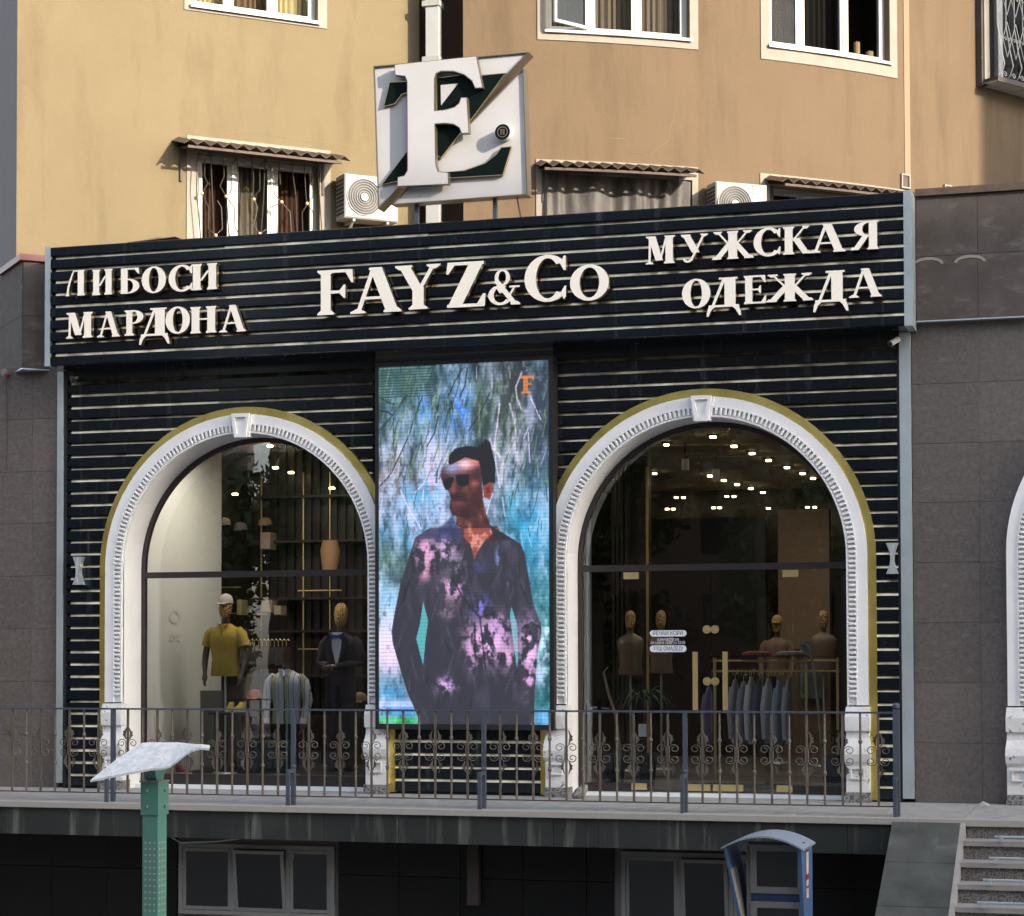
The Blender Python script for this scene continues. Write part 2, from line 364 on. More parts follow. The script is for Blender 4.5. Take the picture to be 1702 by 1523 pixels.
# ---------------------------------------------------------------- shop front
shop = thing('slatted_storefront', 'black slatted menswear storefront with two white arches edged in gold', 'storefront', (0, .03, 0))
ARCH = [(-2.535, 2.545), (2.765, 2.545)]
RG, RW, RI = 1.812, 1.728, 1.505           # gold edge, white outer, opening
def inside(x, z, r):
    for cx, cz in ARCH:
        if z < cz:
            if abs(x-cx) < r: return True
        elif (x-cx)**2+(z-cz)**2 < r*r: return True
    return False
def halfw(z, cz, r): return r if z <= cz else (math.sqrt(max(0, r*r-(z-cz)**2)))
XL, XR = -4.80, 4.80; SX0, SX1 = -.97, 1.10
def spans(z0, z1, r=1.77):
    """free x spans (lower edge, upper edge) between the frame strips, arches and screen"""
    cuts = []
    for cx, cz in ARCH:
        a, b = halfw(z0, cz, r), halfw(z1, cz, r)
        if z1 < cz+r-.02: cuts.append((cx-a, cx+a, cx-b, cx+b))
    if z1 > .80: cuts.append((SX0, SX1, SX0, SX1))
    cuts.sort(); res = []; l = (XL, XL)
    for c in cuts:
        if c[0] > l[0]+.03: res.append((l[0], c[0], l[1], c[2]))
        l = (max(l[0], c[1]), max(l[1], c[3]))
    res.append((l[0], XR, l[1], XR)); return res
PITCHZ = .1425
def slat(z0, z1, a, b, a1, b1):
    c = .007
    return M().add([(a, 0, z0+c), (b, 0, z0+c), (b1, 0, z1-c), (a1, 0, z1-c), (a, .03, z0), (b, .03, z0), (b1, .03, z1), (a1, .03, z1), (a, .012, z0), (b, .012, z0), (b1, .012, z1), (a1, .012, z1)],
                   [(0, 1, 2, 3), (8, 9, 1, 0), (3, 2, 10, 11), (4, 5, 9, 8), (11, 10, 6, 7), (0, 3, 11, 8), (8, 11, 7, 4), (1, 9, 10, 2), (9, 5, 6, 10)])
for k in range(-1, 33):
    z0 = max(0, .155+PITCHZ*k+.0175); z1 = .155+PITCHZ*(k+1)-.0165
    if k == 32: z1 = 4.90
    for a, b, a1, b1 in spans(z0, z1):
        js = [a, b]
        if a < -2.47 < b and z0 > 4.25: js = [a, -2.47, b]
        if a < -.0 and b > 3 and 0: pass
        if b-a > 5: js = [a, -2.47, SX0+1.0, b]
        for i in range(len(js)-1):
            if js[i+1]-js[i] < .02: continue
            o = slat(z0, z1, js[i]+.0015, js[i+1]-.0015, (a1 if i == 0 else js[i])+.0015, (b1 if i == len(js)-2 else js[i+1])-.0015)
            o.build('slat', BLK, shop)
    if k < 32:
        zc = .155+PITCHZ*(k+1); 
        if zc > 4.80: continue
        for a, b, a1, b1 in spans(zc-.02, zc+.02):
            i0 = a+.05 if a == XL else (a+.03 if a == SX1 else a)
            i1 = b-.03 if b == SX0 else b
            if i1-i0 < .03: continue
            n = max(1, int((i1-i0)/1.6)); 
            for q in range(n):
                xa = i0+(i1-i0)*q/n; xb = i0+(i1-i0)*(q+1)/n; t = random.uniform(.010, .018)
                M().add([(xa, .016, zc-.016), (xb-.001, .016, zc-.016), (xb-.001, .016+t, zc+.018), (xa, .016+t, zc+.018)], [(0, 1, 2, 3)]).build('metal_strip', STRIP, shop)
# backing with openings: pieces round the arches
bk = M()
zs = [0, .8]+[.8+i*.1 for i in range(1, 42)]
for i in range(len(zs)-1):
    za, zb = zs[i], min(zs[i+1], 4.9)
    for a, b, a1, b1 in spans(za, zb, 1.6):
        bk.add([(a, .038, za), (b, .038, za), (b1, .038, zb), (a1, .038, zb)], [(0, 1, 2, 3)])
bk.add([(XL, .04, 4.88), (XR, .04, 4.88), (XR, .04, 5.0), (XL, .04, 5.0)], [(0, 1, 2, 3)])
bk.build('backing', BACK, shop)
M().box(-4.92, -4.84, -.012, .05, .06, 4.86).build('edge_strip', STEEL, shop)
M().box(-4.84, -4.80, .005, .05, 0, 4.9).build('edge_shadow_gap', BACK, shop)
M().box(4.83, 4.945, -.012, .05, .04, 4.86).build('edge_strip', STEEL, shop)
M().box(4.80, 4.83, .005, .05, 0, 4.9).build('edge_shadow_gap', BACK, shop)
def arcpts(cx, cz, r, n=48, zb=0.0):
    p = [(cx-r, zb)]+[(cx-r, zb+(cz-zb)*i/6) for i in range(1, 6)]
    p += [(cx-r*math.cos(math.pi*i/n), cz+r*math.sin(math.pi*i/n)) for i in range(n+1)]
    p += [(cx+r, zb+(cz-zb)*i/6) for i in range(5, 0, -1)]+[(cx+r, zb)]
    return p
def ringband(m_, cx, cz, ro, ri, y0, y1, zb=0.0, n=48, m=0, ms=None):
    m_.strip_xz(list(zip(arcpts(cx, cz, ro, n, zb), arcpts(cx, cz, ri, n, zb))), y0, y1, m, ms); return m_
def make_arch(root, cx, cz, gold=True):
    if gold:
        # the gold band is made of separate bent sheets
        po, pi_ = arcpts(cx, cz, RG, 48, .02), arcpts(cx, cz, RW, 48, .02)
        cuts = [0, 3, 8, 13, 18, 22, 30, 34, 40, 46, 51, 56, len(po)-1]
        for a, b in zip(cuts[:-1], cuts[1:]):
            q = random.uniform(0, .006)
            m_ = M(); m_.strip_xz([(po[i], pi_[i]) for i in range(a, b+1)], -.030-q, .05); m_.build('gold_band', GOLD, root)
    m_ = M(); ringband(m_, cx, cz, RW-.004, RW-.11, -.075, .06, 1.0); m_.build('outer_moulding', WHT, root, smooth=True)
    m_ = M(); ringband(m_, cx, cz, RW-.105, RI+.004, -.045, .06, 1.0)
    ringband(m_, cx, cz, RW-.110, RW-.122, -.085, -.03, 1.0); ringband(m_, cx, cz, RI+.024, RI+.006, -.082, -.03, 1.0)
    m_.build('inner_moulding', WHT, root)
    dm = M().cbox(-.036, .036, 0, .05, -.013, .013, .004).mesh('dentil', WHT)
    rm = RI+.064; L_ = []
    nn = int(math.pi*rm/.050)
    for i in range(nn+1):
        a = math.pi*i/nn; L_.append((cx-rm*math.cos(a), cz+rm*math.sin(a), a))
    zz = cz-.050
    while zz > 1.05: L_.append((cx-rm, zz, 0)); L_.append((cx+rm, zz, math.pi)); zz -= .050
    for x_, z_, a in L_:
        if abs(x_-cx) < .13 and z_ > cz: continue
        put('dentil', dm, root, Matrix.Translation((x_, -.088, z_)) @ Matrix.Rotation(a, 4, 'Y'))
    # reveal (depth of the opening)
    m_ = M(); p = arcpts(cx, cz, RI, 48, 0.0)
    for i in range(len(p)-1):
        m_.add([(p[i][0], -.05, p[i][1]), (p[i+1][0], -.05, p[i+1][1]), (p[i+1][0], .46, p[i+1][1]), (p[i][0], .46, p[i][1])], [(0, 1, 2, 3)])
    ringband(m_, cx, cz, RI+.012, RI, -.05, -.03)
    m_.build('reveal', WHT, root, smooth=True)
    # keystone
    zt, zb_ = cz+RI+.21, cz+RI-.045
    m_ = M(); m_.poly_xz([(cx-.135, zt), (cx+.135, zt), (cx+.09, zb_), (cx-.09, zb_)], -.12, -.02)
    m_.strip_xz([((cx-.11, zt+.012), (cx-.07, zt-.03)), ((cx+.11, zt+.012), (cx+.07, zt-.03)), ((cx+.07, zb_-.004), (cx+.04, zb_+.03)), ((cx-.07, zb_-.004), (cx-.04, zb_+.03))], -.15, -.11, closed=True)
    m_.build('keystone', WHT, root)
    # pedestals: shaped consoles
    for sx in (-1, 1):
        xc = cx+sx*(RW+RI)/2; hw = (RW-RI)/2+.004
        prof = [(.0, .04), (.1, .04), (.1, .02), (.38, .02), (.42, .06), (.50, .085), (.57, .065), (.66, .015), (.72, .01), (.74, .05), (.88, .055), (.94, .03), (.985, .015), (.985, -.02)]
        m_ = M(); b = 0; n = len(prof)
        vs_ = []
        for z_, d in prof:
            wx = hw+d*.22
            vs_ += [(xc-wx, -.09-d*.8, z_), (xc+wx, -.09-d*.8, z_), (xc+wx, .1, z_), (xc-wx, .1, z_)]
        fs = []
        for i in range(n-1):
            for q in range(4): fs.append((4*i+q, 4*i+(q+1) % 4, 4*i+4+(q+1) % 4, 4*i+4+q))
        fs.append((4*n-4, 4*n-3, 4*n-2, 4*n-1)); m_.add(vs_, fs)
        m_.box(xc-.075, xc+.075, -.135, -.11, .24, .255); m_.box(xc-.075, xc+.075, -.135, -.11, .345, .36); m_.box(xc-.075, xc-.06, -.135, -.11, .255, .345); m_.box(xc+.06, xc+.075, -.135, -.11, .255, .345)
        m_.build('pedestal', WORN, root)
        M().box(xc-hw-.014, xc+hw+.014, -.15, .1, 0, .105).build('plinth', PLINTH, root)
for (cx, cz) in ARCH: make_arch(shop, cx, cz)
# glazing
def glazing(cx, cz, door):
    if not door:
        t = thing('display_window', 'tall arched display window of the shop, left of the video screen', 'shop window', (cx, .42, 0))
    else:
        t = thing('shop_entrance', 'arched glass entrance with gold pull handles, right of the video screen', 'entrance', (cx, .42, 0))
    m_ = M(); ringband(m_, cx, cz, RI-.003, RI-.055, .40, .46, .04); m_.build('frame', DKFR, t)
    m_ = M(); m_.box(cx-RI+.05, cx+RI-.05, .385, .45, 2.44, 2.51); m_.build('transom', DKFR, t)
    if not door: M().box(cx-RI+.05, cx+RI-.05, .39, .45, .04, .16).build('bottom_rail', DKFR, t)
    # panes
    p = [q for q in arcpts(cx, cz, RI-.05, 40, 2.515) if q[1] >= 2.51]
    M().poly_xz(p, .42, .428).build('pane', GLASSM, t)
    if not door: M().box(cx-RI+.05, cx+RI-.05, .42, .428, .15, 2.44).build('pane', GLASSM, t)
    else:
        xm = at(1183, 1200, .42).x; xr = at(1317, 1200, .42).x; xl = at(1050, 1200, .42).x
        for a, b in ((cx-RI+.05, xl-.004), (xr+.004, cx+RI-.05)): M().box(a, b, .42, .428, .13, 2.44).build('pane', GLASSM, t, label='fixed side pane of the entrance')
        M().box(cx-RI+.05, xl, .39, .45, .04, .13).build('bottom_rail', DKFR, t); M().box(xr, cx+RI-.05, .39, .45, .04, .13).build('bottom_rail', DKFR, t)
        for a, b, s_ in ((xl, xm-.004, 1), (xm+.004, xr, -1)):
            d = M().box(a, b, .405, .415, .06, 2.43).build('door', GLASSM, t, label='left glass door leaf' if s_ > 0 else 'right glass door leaf')
            e = b if s_ > 0 else a; h0 = e-s_*.16
            for (q0, q1, z0, z1, nm) in ((h0-.028, h0+.028, .93, 1.56, 'pull_handle'), (e-s_*.34, e-s_*.01, .06, .13, 'floor_patch'), (e-s_*.02, e-s_*.02, 0, 0, '')):
                if nm == 'pull_handle':
                    k = M(); k.box(min(q0, q1), max(q0, q1), .34, .36, z0, z1); k.box(h0-.01, h0+.01, .36, .405, z0+.1, z0+.12); k.box(h0-.01, h0+.01, .36, .405, z1-.12, z1-.1); k.build(nm, GOLDT, d)
                elif nm: M().box(min(q0, q1), max(q0, q1), .39, .43, z0, z1).build(nm, GOLDT, d)
            o_ = a if s_ > 0 else b
            M().box(min(o_, o_+s_*.17), max(o_, o_+s_*.17), .39, .43, .06, .13).build('pivot_patch', GOLDT, d)
            M().box(min(o_-s_*.08, o_+s_*.09), max(o_-s_*.08, o_+s_*.09), .39, .43, 2.355, 2.43).build('pivot_patch', GOLDT, d)
            for zl in (1.80, 1.24):
                k = M(); k.cyl_y(e-s_*.04, zl, .045, .385, .404, 16); k.cyl_y(e-s_*.04, zl, .018, .37, .386, 12); k.build('lock', GOLDT, d)
        m_ = M(); m_.box(cx-1.41, cx-1.37, .44, .5, .2, 3.2); m_.build('white_post', PVC, t)
    return t
winL = glazing(*ARCH[0], False); entr = glazing(*ARCH[1], True)
m_ = M(); m_.box(1.3, 4.25, .25, .5, .0, .035); m_.build('door_sill', [RWHT], entr)
m_ = M(); m_.box(-4.03, -1.13, .25, .5, .0, .04); m_.build('window_sill', [RWHT], winL)
# ---------------------------------------------------------------- big sign
sign = thing('shop_sign', 'long black slatted sign box with cream lettering above the arches', 'sign', (0, -.4, 4.88))
SY = -.4
M().box(-4.80, 4.93, SY+.05, .02, 4.885, 6.235).build('sign_core', BACK, sign)
for k in range(10):
    z0 = 6.12-.1405*k+.018; z1 = z0+.1405-.036
    if k == 0: z1 = 6.245
    if k == 9: z0 = 4.88
    for a, b in ((-4.80, -2.62), (-2.62, -.2), (-.2, 2.4), (2.4, 4.93)):
        s_ = slat(z0, z1, a+.0015, b-.0015, a+.0015, b-.0015); s_.xf(T(0, SY, 0)); s_.build('slat', BLK2, sign)
    if k < 9:
        zc = 6.12-.1405*k
        for a, b in ((-4.74, -2.62), (-2.62, -.2), (-.2, 2.4), (2.4, 4.93)):
            t = random.uniform(.008, .016)
            M().add([(a, SY+.018, zc-.018), (b-.002, SY+.018, zc-.018), (b-.002, SY+.018+t, zc+.018), (a, SY+.018+t, zc+.018)], [(0, 1, 2, 3)]).build('metal_strip', STRIP, sign)
M().box(-4.865, -4.80, SY-.01, .02, 4.87, 6.255).build('end_strip', STEEL, sign)
M().box(4.93, 5.01, SY-.01, .02, 4.87, 6.255).build('end_strip', STEEL, sign)
M().box(-4.80, 4.93, SY+.02, .02, 4.872, 4.884).build('soffit', BLK, sign)
# glyphs from strokes in a unit box -------------------------------------------------
def ring(cx, cy, rx, ry, tx, ty, a0=0, a1=360, n=26):
    o = []
    for i in range(n+1):
        a = R(a0+(a1-a0)*i/n); o.append(((cx+rx*math.cos(a), cy+ry*math.sin(a)), (cx+(rx-tx)*math.cos(a), cy+(ry-ty)*math.sin(a))))
    return ('s', o)
def P(*p): return ('p', list(p))
def rc(x0, x1, y0, y1): return P((x0, y0), (x1, y0), (x1, y1), (x0, y1))
def dg(x0, y0, x1, y1, w): return P((x0-w/2, y0), (x0+w/2, y0), (x1+w/2, y1), (x1-w/2, y1))
def sfb(x, w, y=0, s=.09): return P((x-w/2-s, y), (x+w/2+s, y), (x+w/2+s, y+.035), (x+w/2, y+.10), (x-w/2, y+.10), (x-w/2-s, y+.035))
def sft(x, w, y=1, s=.09): return P((x-w/2-s, y), (x-w/2-s, y-.035), (x-w/2, y-.10), (x+w/2, y-.10), (x+w/2+s, y-.035), (x+w/2+s, y))
def stem(x, w, y0=0, y1=1, s=.09): return [rc(x-w/2, x+w/2, y0, y1), sfb(x, w, y0, s), sft(x, w, y1, s)]
GL = {
 'F': stem(.3, .25)+[rc(.3, .93, .935, 1), P((.80, .94), (.98, 1), (1, .70), (.95, .70)), rc(.3, .74, .47, .535), P((.62, .50), (.76, .66), (.80, .66), (.80, .36), (.76, .36))],
 'A': [dg(.14, 0, .46, 1, .09), dg(.84, 0, .50, 1, .25), rc(.27, .72, .30, .36), sfb(.14, .07, 0, .12), sfb(.84, .22, 0, .07), P((.38, 1), (.36, .96), (.45, .9), (.62, 1))],
 'Y': [dg(.5, .42, .17, 1, .26), dg(.52, .42, .86, 1, .10), rc(.37, .63, 0, .5), sfb(.5, .26), sft(.17, .22), sft(.86, .08, 1, .12)],
 'Z': [rc(.06, .95, .93, 1), rc(.05, .97, 0, .07), dg(.22, 0, .78, 1, .34), P((.06, 1), (.24, .94), (.08, .74), (.03, .74)), P((.97, 0), (.78, .06), (.93, .28), (.99, .28))],
 '&': [ring(.46, .77, .24, .23, .12, .05), ring(.40, .28, .38, .28, .17, .07, 60, 325), dg(.28, .68, .86, 0, .19), dg(.66, .22, .84, .50, .07), rc(.68, 1, .48, .53), sfb(.87, .1, 0, .1), ring(.60, .48, .3, .2, .12, .06, 150, 230, 8)],
 'C': [ring(.56, .5, .54, .51, .27, .075, 42, 318), P((.93, .97), (.98, .97), (.98, .66), (.93, .66), (.85, .80)), P((.93, .03), (.98, .08), (.99, .32), (.95, .32), (.86, .17))],
 'o': [ring(.5, .5, .5, .51, .25, .085)],
 'O': [ring(.5, .5, .5, .51, .30, .06)],
 'Л': [('s', [((.02+.36*t**1.8, t), (.12+.32*t**1.6, t)) for t in [i/8*.97 for i in range(9)]]), rc(.60, .92, 0, 1), rc(.36, .96, .95, 1), sfb(.78, .28, 0, .06), sfb(.08, .06, 0, .07)],
 'И': [rc(.04, .34, 0, 1), rc(.66, .96, 0, 1), dg(.36, .36, .66, .74, .10), sfb(.2, .3, 0, .05), sft(.2, .3, 1, .05), sfb(.8, .3, 0, .05), sft(.8, .3, 1, .05)],
 'Б': [rc(.08, .40, 0, 1), rc(.08, .9, .94, 1), P((.72, .95), (.93, 1), (.95, .76), (.90, .76)), ring(.42, .29, .54, .29, .30, .05, -90, 90, 14), rc(.06, .45, 0, .05), rc(.3, .45, .53, .58)],
 'М': [dg(.12, 0, .14, 1, .08), dg(.46, .12, .20, 1, .26), dg(.50, .12, .72, 1, .07), rc(.68, .94, 0, 1), sfb(.12, .06, 0, .10), sft(.14, .08, 1, .10), sfb(.81, .26, 0, .06), sft(.83, .24, 1, .06)],
 'Р': stem(.26, .28)+[ring(.44, .73, .48, .27, .28, .055, -90, 90, 14), rc(.26, .45, .945, 1), rc(.26, .45, .46, .515)],
 'Д': [rc(.52, .84, .26, 1), ('s', [((.14+.34*t, .26+.74*t), (.22+.36*t, .26+.74*t)) for t in [i/4 for i in range(5)]]), rc(.36, .90, .955, 1), rc(.06, .94, .235, .29),
       ('s', [((.0, 0), (.06, 0)), ((.02, .14), (.14, .16)), ((.08, .28), (.30, .28))]), ('s', [((.94, 0), (1, 0)), ((.84, .16), (.98, .14)), ((.70, .28), (.92, .28))])],
 'Н': [rc(.05, .35, 0, 1), rc(.65, .95, 0, 1), rc(.35, .65, .50, .56), sfb(.2, .3, 0, .05), sft(.2, .3, 1, .05), sfb(.8, .3, 0, .05), sft(.8, .3, 1, .05)],
 'У': [dg(.54, .34, .18, 1, .27), dg(.36, .04, .84, 1, .09), sft(.18, .24, 1, .05), sft(.84, .07, 1, .10), ring(.24, .10, .16, .11, .10, .07, 150, 350, 10)],
 'Ж': [rc(.39, .61, 0, 1), dg(.42, .5, .12, 1, .06), dg(.58, .5, .88, 1, .06), dg(.10, 0, .43, .56, .17), dg(.90, 0, .57, .56, .17), sfb(.5, .2, 0, .04), sft(.5, .2, 1, .04), sft(.13, .08, 1, .07), sft(.87, .08, 1, .07), sfb(.1, .15, 0, .04), sfb(.9, .15, 0, .04)],
 'К': stem(.22, .28, 0, 1, .06)+[dg(.36, .48, .80, 1, .08), dg(.84, 0, .46, .58, .25), sft(.82, .08, 1, .08), sfb(.86, .2, 0, .04)],
 'Я': [rc(.62, .90, 0, 1), ring(.60, .73, .48, .27, .28, .055, 90, 270, 14), rc(.58, .75, .945, 1), rc(.55, .75, .46, .515), dg(.16, 0, .52, .50, .22), sfb(.76, .28, 0, .05), sfb(.14, .2, 0, .04), rc(.7, .95, .95, 1)],
 'Е': stem(.28, .28, 0, 1, .05)+[rc(.28, .90, .94, 1), P((.74, .95), (.92, 1), (.94, .74), (.90, .74)), rc(.28, .74, .47, .53), P((.62, .5), (.72, .64), (.76, .64), (.76, .36), (.72, .36)), rc(.28, .93, 0, .06), P((.76, .05), (.94, 0), (.97, .28), (.92, .28))],
}
GL['С'] = GL['C']; GL['А'] = GL['A']; GL['О'] = GL['O']
def glyph(ch, x0, x1, z0, z1, yf, depth, mats, parent, name='letter', label=None, rim=.0):
    m_ = M(); y = yf
    for kind, pts in GL[ch]:
        if kind == 'p': m_.poly_xz([(x0+(x1-x0)*a, z0+(z1-z0)*b) for a, b in pts], y, yf+depth, 0, 1)
        else: m_.strip_xz([((x0+(x1-x0)*o[0], z0+(z1-z0)*o[1]), (x0+(x1-x0)*i[0], z0+(z1-z0)*i[1])) for o, i in pts], y, yf+depth, 0, 1)
        y -= .0004
    # orient every stroke's faces outwards
    o = m_.build(name, mats, parent, label=label)
    return o
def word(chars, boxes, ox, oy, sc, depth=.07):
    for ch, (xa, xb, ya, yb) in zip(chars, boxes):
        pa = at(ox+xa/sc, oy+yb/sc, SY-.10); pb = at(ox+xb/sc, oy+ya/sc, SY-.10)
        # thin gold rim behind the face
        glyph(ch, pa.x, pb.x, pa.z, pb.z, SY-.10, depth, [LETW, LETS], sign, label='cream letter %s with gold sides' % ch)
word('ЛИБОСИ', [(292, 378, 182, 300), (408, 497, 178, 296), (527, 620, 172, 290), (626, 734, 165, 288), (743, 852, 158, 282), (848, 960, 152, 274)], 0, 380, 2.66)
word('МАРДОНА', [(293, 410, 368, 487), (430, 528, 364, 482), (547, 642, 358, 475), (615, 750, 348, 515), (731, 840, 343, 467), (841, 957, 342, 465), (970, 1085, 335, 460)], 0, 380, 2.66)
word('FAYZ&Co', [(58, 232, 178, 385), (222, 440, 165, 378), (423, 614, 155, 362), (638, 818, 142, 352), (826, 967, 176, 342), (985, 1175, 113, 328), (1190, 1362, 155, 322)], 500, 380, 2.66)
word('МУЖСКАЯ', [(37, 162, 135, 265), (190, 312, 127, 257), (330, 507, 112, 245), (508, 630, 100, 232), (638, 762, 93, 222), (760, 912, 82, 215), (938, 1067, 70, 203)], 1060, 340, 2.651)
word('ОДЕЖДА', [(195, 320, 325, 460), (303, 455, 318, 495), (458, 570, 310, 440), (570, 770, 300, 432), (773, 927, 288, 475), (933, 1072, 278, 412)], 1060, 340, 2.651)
# ---------------------------------------------------------------- raised square logo board
EY = -.34
lg = thing('logo_board', 'white square board with a big layered letter F and a small round black button', 'logo sign', (at(760, 340, EY).x, EY, 6.25))
def e_(pts, y=EY): return [(lambda v: (v.x, v.z))(at(550+a/2.837, b/2.837, y)) for a, b in pts]
def tri_fan(m_, pts, y0, y1, ms=1):
    """any simple outline: triangulated front, side walls"""
    from mathutils.geometry import tessellate_polygon
    n = len(pts); tr = tessellate_polygon([[Vector((x, z, 0)) for x, z in pts]])
    b = len(m_.v); m_.v += [(x, y0, z) for x, z in pts]+[(x, y1, z) for x, z in pts]
    a = sum(pts[i][0]*pts[(i+1) % n][1]-pts[(i+1) % n][0]*pts[i][1] for i in range(n))
    for t in tr:
        t = t if isinstance(t, tuple) else tuple(t)
        A, B, D_ = [pts[i] for i in t]; cr = (B[0]-A[0])*(D_[1]-A[1])-(B[1]-A[1])*(D_[0]-A[0])
        t = t if cr > 0 else t[::-1]
        m_.f.append(tuple(b+i for i in t)); m_.m.append(0)
    for i in range(n):
        j = (i+1) % n; f = (b+i, b+n+i, b+n+j, b+j)
        m_.f.append(f if a > 0 else f[::-1]); m_.m.append(ms)
    return m_
def outline(m_, pts, wd, y0, y1):
    n = len(pts); c = Vector((sum(p[0] for p in pts)/n, sum(p[1] for p in pts)/n)); pr = []
    a = sum(pts[i][0]*pts[(i+1) % n][1]-pts[(i+1) % n][0]*pts[i][1] for i in range(n)); sg = 1 if a > 0 else -1
    for i in range(n):
        p0, p1, p2 = Vector(pts[i-1]), Vector(pts[i]), Vector(pts[(i+1) % n])
        d = ((p1-p0).normalized()+(p2-p1).normalized()); d = d.normalized() if d.length > 1e-6 else (p2-p1).normalized()
        nn = Vector((d.y, -d.x))*sg; pr.append(((p1+nn*wd)[:], p1[:]))
    m_.strip_xz(pr, y0, y1, 0, 0, closed=True); return m_
b1 = e_([(216, 325), (935, 258), (236, 985)]); b2 = e_([(912, 335), (930, 920), (300, 968)])
tri_fan(M(), b1, EY-.05, EY+.12).build('board_panel', [LOGW, LOGF], lg); outline(M(), b1, .018, EY-.075, EY+.12).build('board_frame', LOGF, lg)
tri_fan(M(), b2, EY-.04, EY+.10).build('board_panel', [LOGW, LOGF], lg); outline(M(), b2, .018, EY-.065, EY+.10).build('board_frame', LOGF, lg)
for pts in ([(290, 400), (372, 395), (380, 440), (345, 455), (312, 498), (264, 510)], [(512, 380), (620, 366), (735, 366), (832, 356), (690, 548), (530, 752), (515, 740)], [(386, 705), (386, 842), (330, 860), (255, 878)],
            [(860, 702), (820, 832), (580, 846), (540, 822), (640, 815), (740, 780), (795, 735), (815, 706)]):
    q = e_(pts); m_ = tri_fan(M(), q, EY-.085, EY-.05); m_.build('dark_letter_piece', [LOGD, LOGF], lg); outline(M(), q, .008, EY-.088, EY-.05).build('letter_rim', LETS, lg)  # dark pieces of the logo's own lettering behind the F
tri_fan(M(), e_([(530, 412), (612, 404), (532, 508)]), EY-.092, EY-.085).build('board_inlay', [LOGW, LOGF], lg)
fp = [(325, 325), (705, 286), (734, 430), (703, 432), (688, 398), (650, 368), (600, 352), (540, 352), (515, 365), (508, 392), (508, 542), (560, 538), (605, 525), (628, 505), (636, 480), (660, 480), (670, 642), (640, 644), (628, 617),
      (600, 600), (560, 596), (510, 600), (514, 790), (524, 825), (572, 832), (574, 882), (338, 892), (340, 852), (370, 846), (386, 820), (384, 400), (374, 376), (328, 370)]
q = e_(fp); tri_fan(M(), q, EY-.16, EY-.085).build('letter_f', [LOGW, LOGF], lg, label='large white letter F in front'); outline(M(), q, .010, EY-.155, EY-.09).build('letter_rim', LOGF, lg)
kc = at(550+813/2.837, 626/2.837, EY-.12)
m_ = M(); m_.cyl_y(kc.x, kc.z, .085, EY-.15, EY-.04, 28, 0, 1); kn = m_.build('button', [LOGD, LOGW], lg)
m_ = M(); m_.strip_xz([((kc.x+.06*math.cos(t), kc.z+.06*math.sin(t)), (kc.x+.05*math.cos(t), kc.z+.05*math.sin(t))) for t in [i*math.pi/12 for i in range(24)]], EY-.154, EY-.149, closed=True)
for a, b, c, d in ((-.022, -.010, -.03, .03), (-.01, .015, .018, .03), (.012, .024, .002, .028), (-.01, .015, -.006, .004)): m_.box(kc.x+a, kc.x+b, EY-.154, EY-.149, kc.z+c, kc.z+d)
m_.box(kc.x+.004, kc.x+.022, EY-.154, EY-.149, kc.z-.03, kc.z-.004); m_.build('button_letter', LOGF, kn)
for px in (693, 823):
    x = at(px, 350, EY+.05).x; M().box(x-.022, x+.022, EY+.03, EY+.07, 6.2, 6.62).build('post', RAIL, lg)
x = at(860, 350, EY+.05).x; M().tube([(x-.03, EY+.06, 6.6), (x+.03, EY+.1, 6.24)], .008, 5).build('cable', IRON, lg)
# ---------------------------------------------------------------- video screen
scn = thing('video_screen', 'tall bright video screen showing a man in sunglasses and dark shirt under willow branches', 'video screen', (.06, -.17, .78))
z0s, z1s, x0s, x1s, YS = .775, 4.745, -.925, 1.04, -.18
q0, q1 = at(630, 1203, YS), at(912, 598, YS); x0s, z0s, x1s, z1s = q0.x, q0.z, q1.x, q1.z
for n_, bx in (('frame_top', (x0s-.04, x1s+.05, z1s, z1s+.05)), ('frame_bottom', (x0s-.04, x1s+.05, z0s-.06, z0s)), ('frame_side', (x0s-.04, x0s, z0s, z1s)), ('frame_side', (x1s, x1s+.05, z0s, z1s))):
    M().box(bx[0], bx[1], YS-.012, .03, bx[2], bx[3]).build(n_, BACK, scn)
NX, NZ = 190, 390
def noise2(w_, h_, sx, sy, seed):
    rs = np.random.RandomState(seed); gx = int(w_/sx)+3; gy = int(h_/sy)+3; g_ = rs.rand(gy, gx)
    X = np.arange(w_)/sx; Y = np.arange(h_)/sy; xi = X.astype(int); yi = Y.astype(int); xf = X-xi; yf = Y-yi
    xf = xf*xf*(3-2*xf); yf = yf*yf*(3-2*yf)
    a = g_[yi][:, xi]*(1-xf)+g_[yi][:, xi+1]*xf; b = g_[yi+1][:, xi]*(1-xf)+g_[yi+1][:, xi+1]*xf
    return a*(1-yf)[:, None]+b*yf[:, None]
def fb(sx, sy, seed): return (noise2(NX, NZ, sx, sy, seed)+.6*noise2(NX, NZ, sx/2, sy/2, seed+1)+.4*noise2(NX, NZ, sx/4, sy/4, seed+2)+.25*noise2(NX, NZ, max(1.5, sx/8), max(1.5, sy/8), seed+3))/2.25
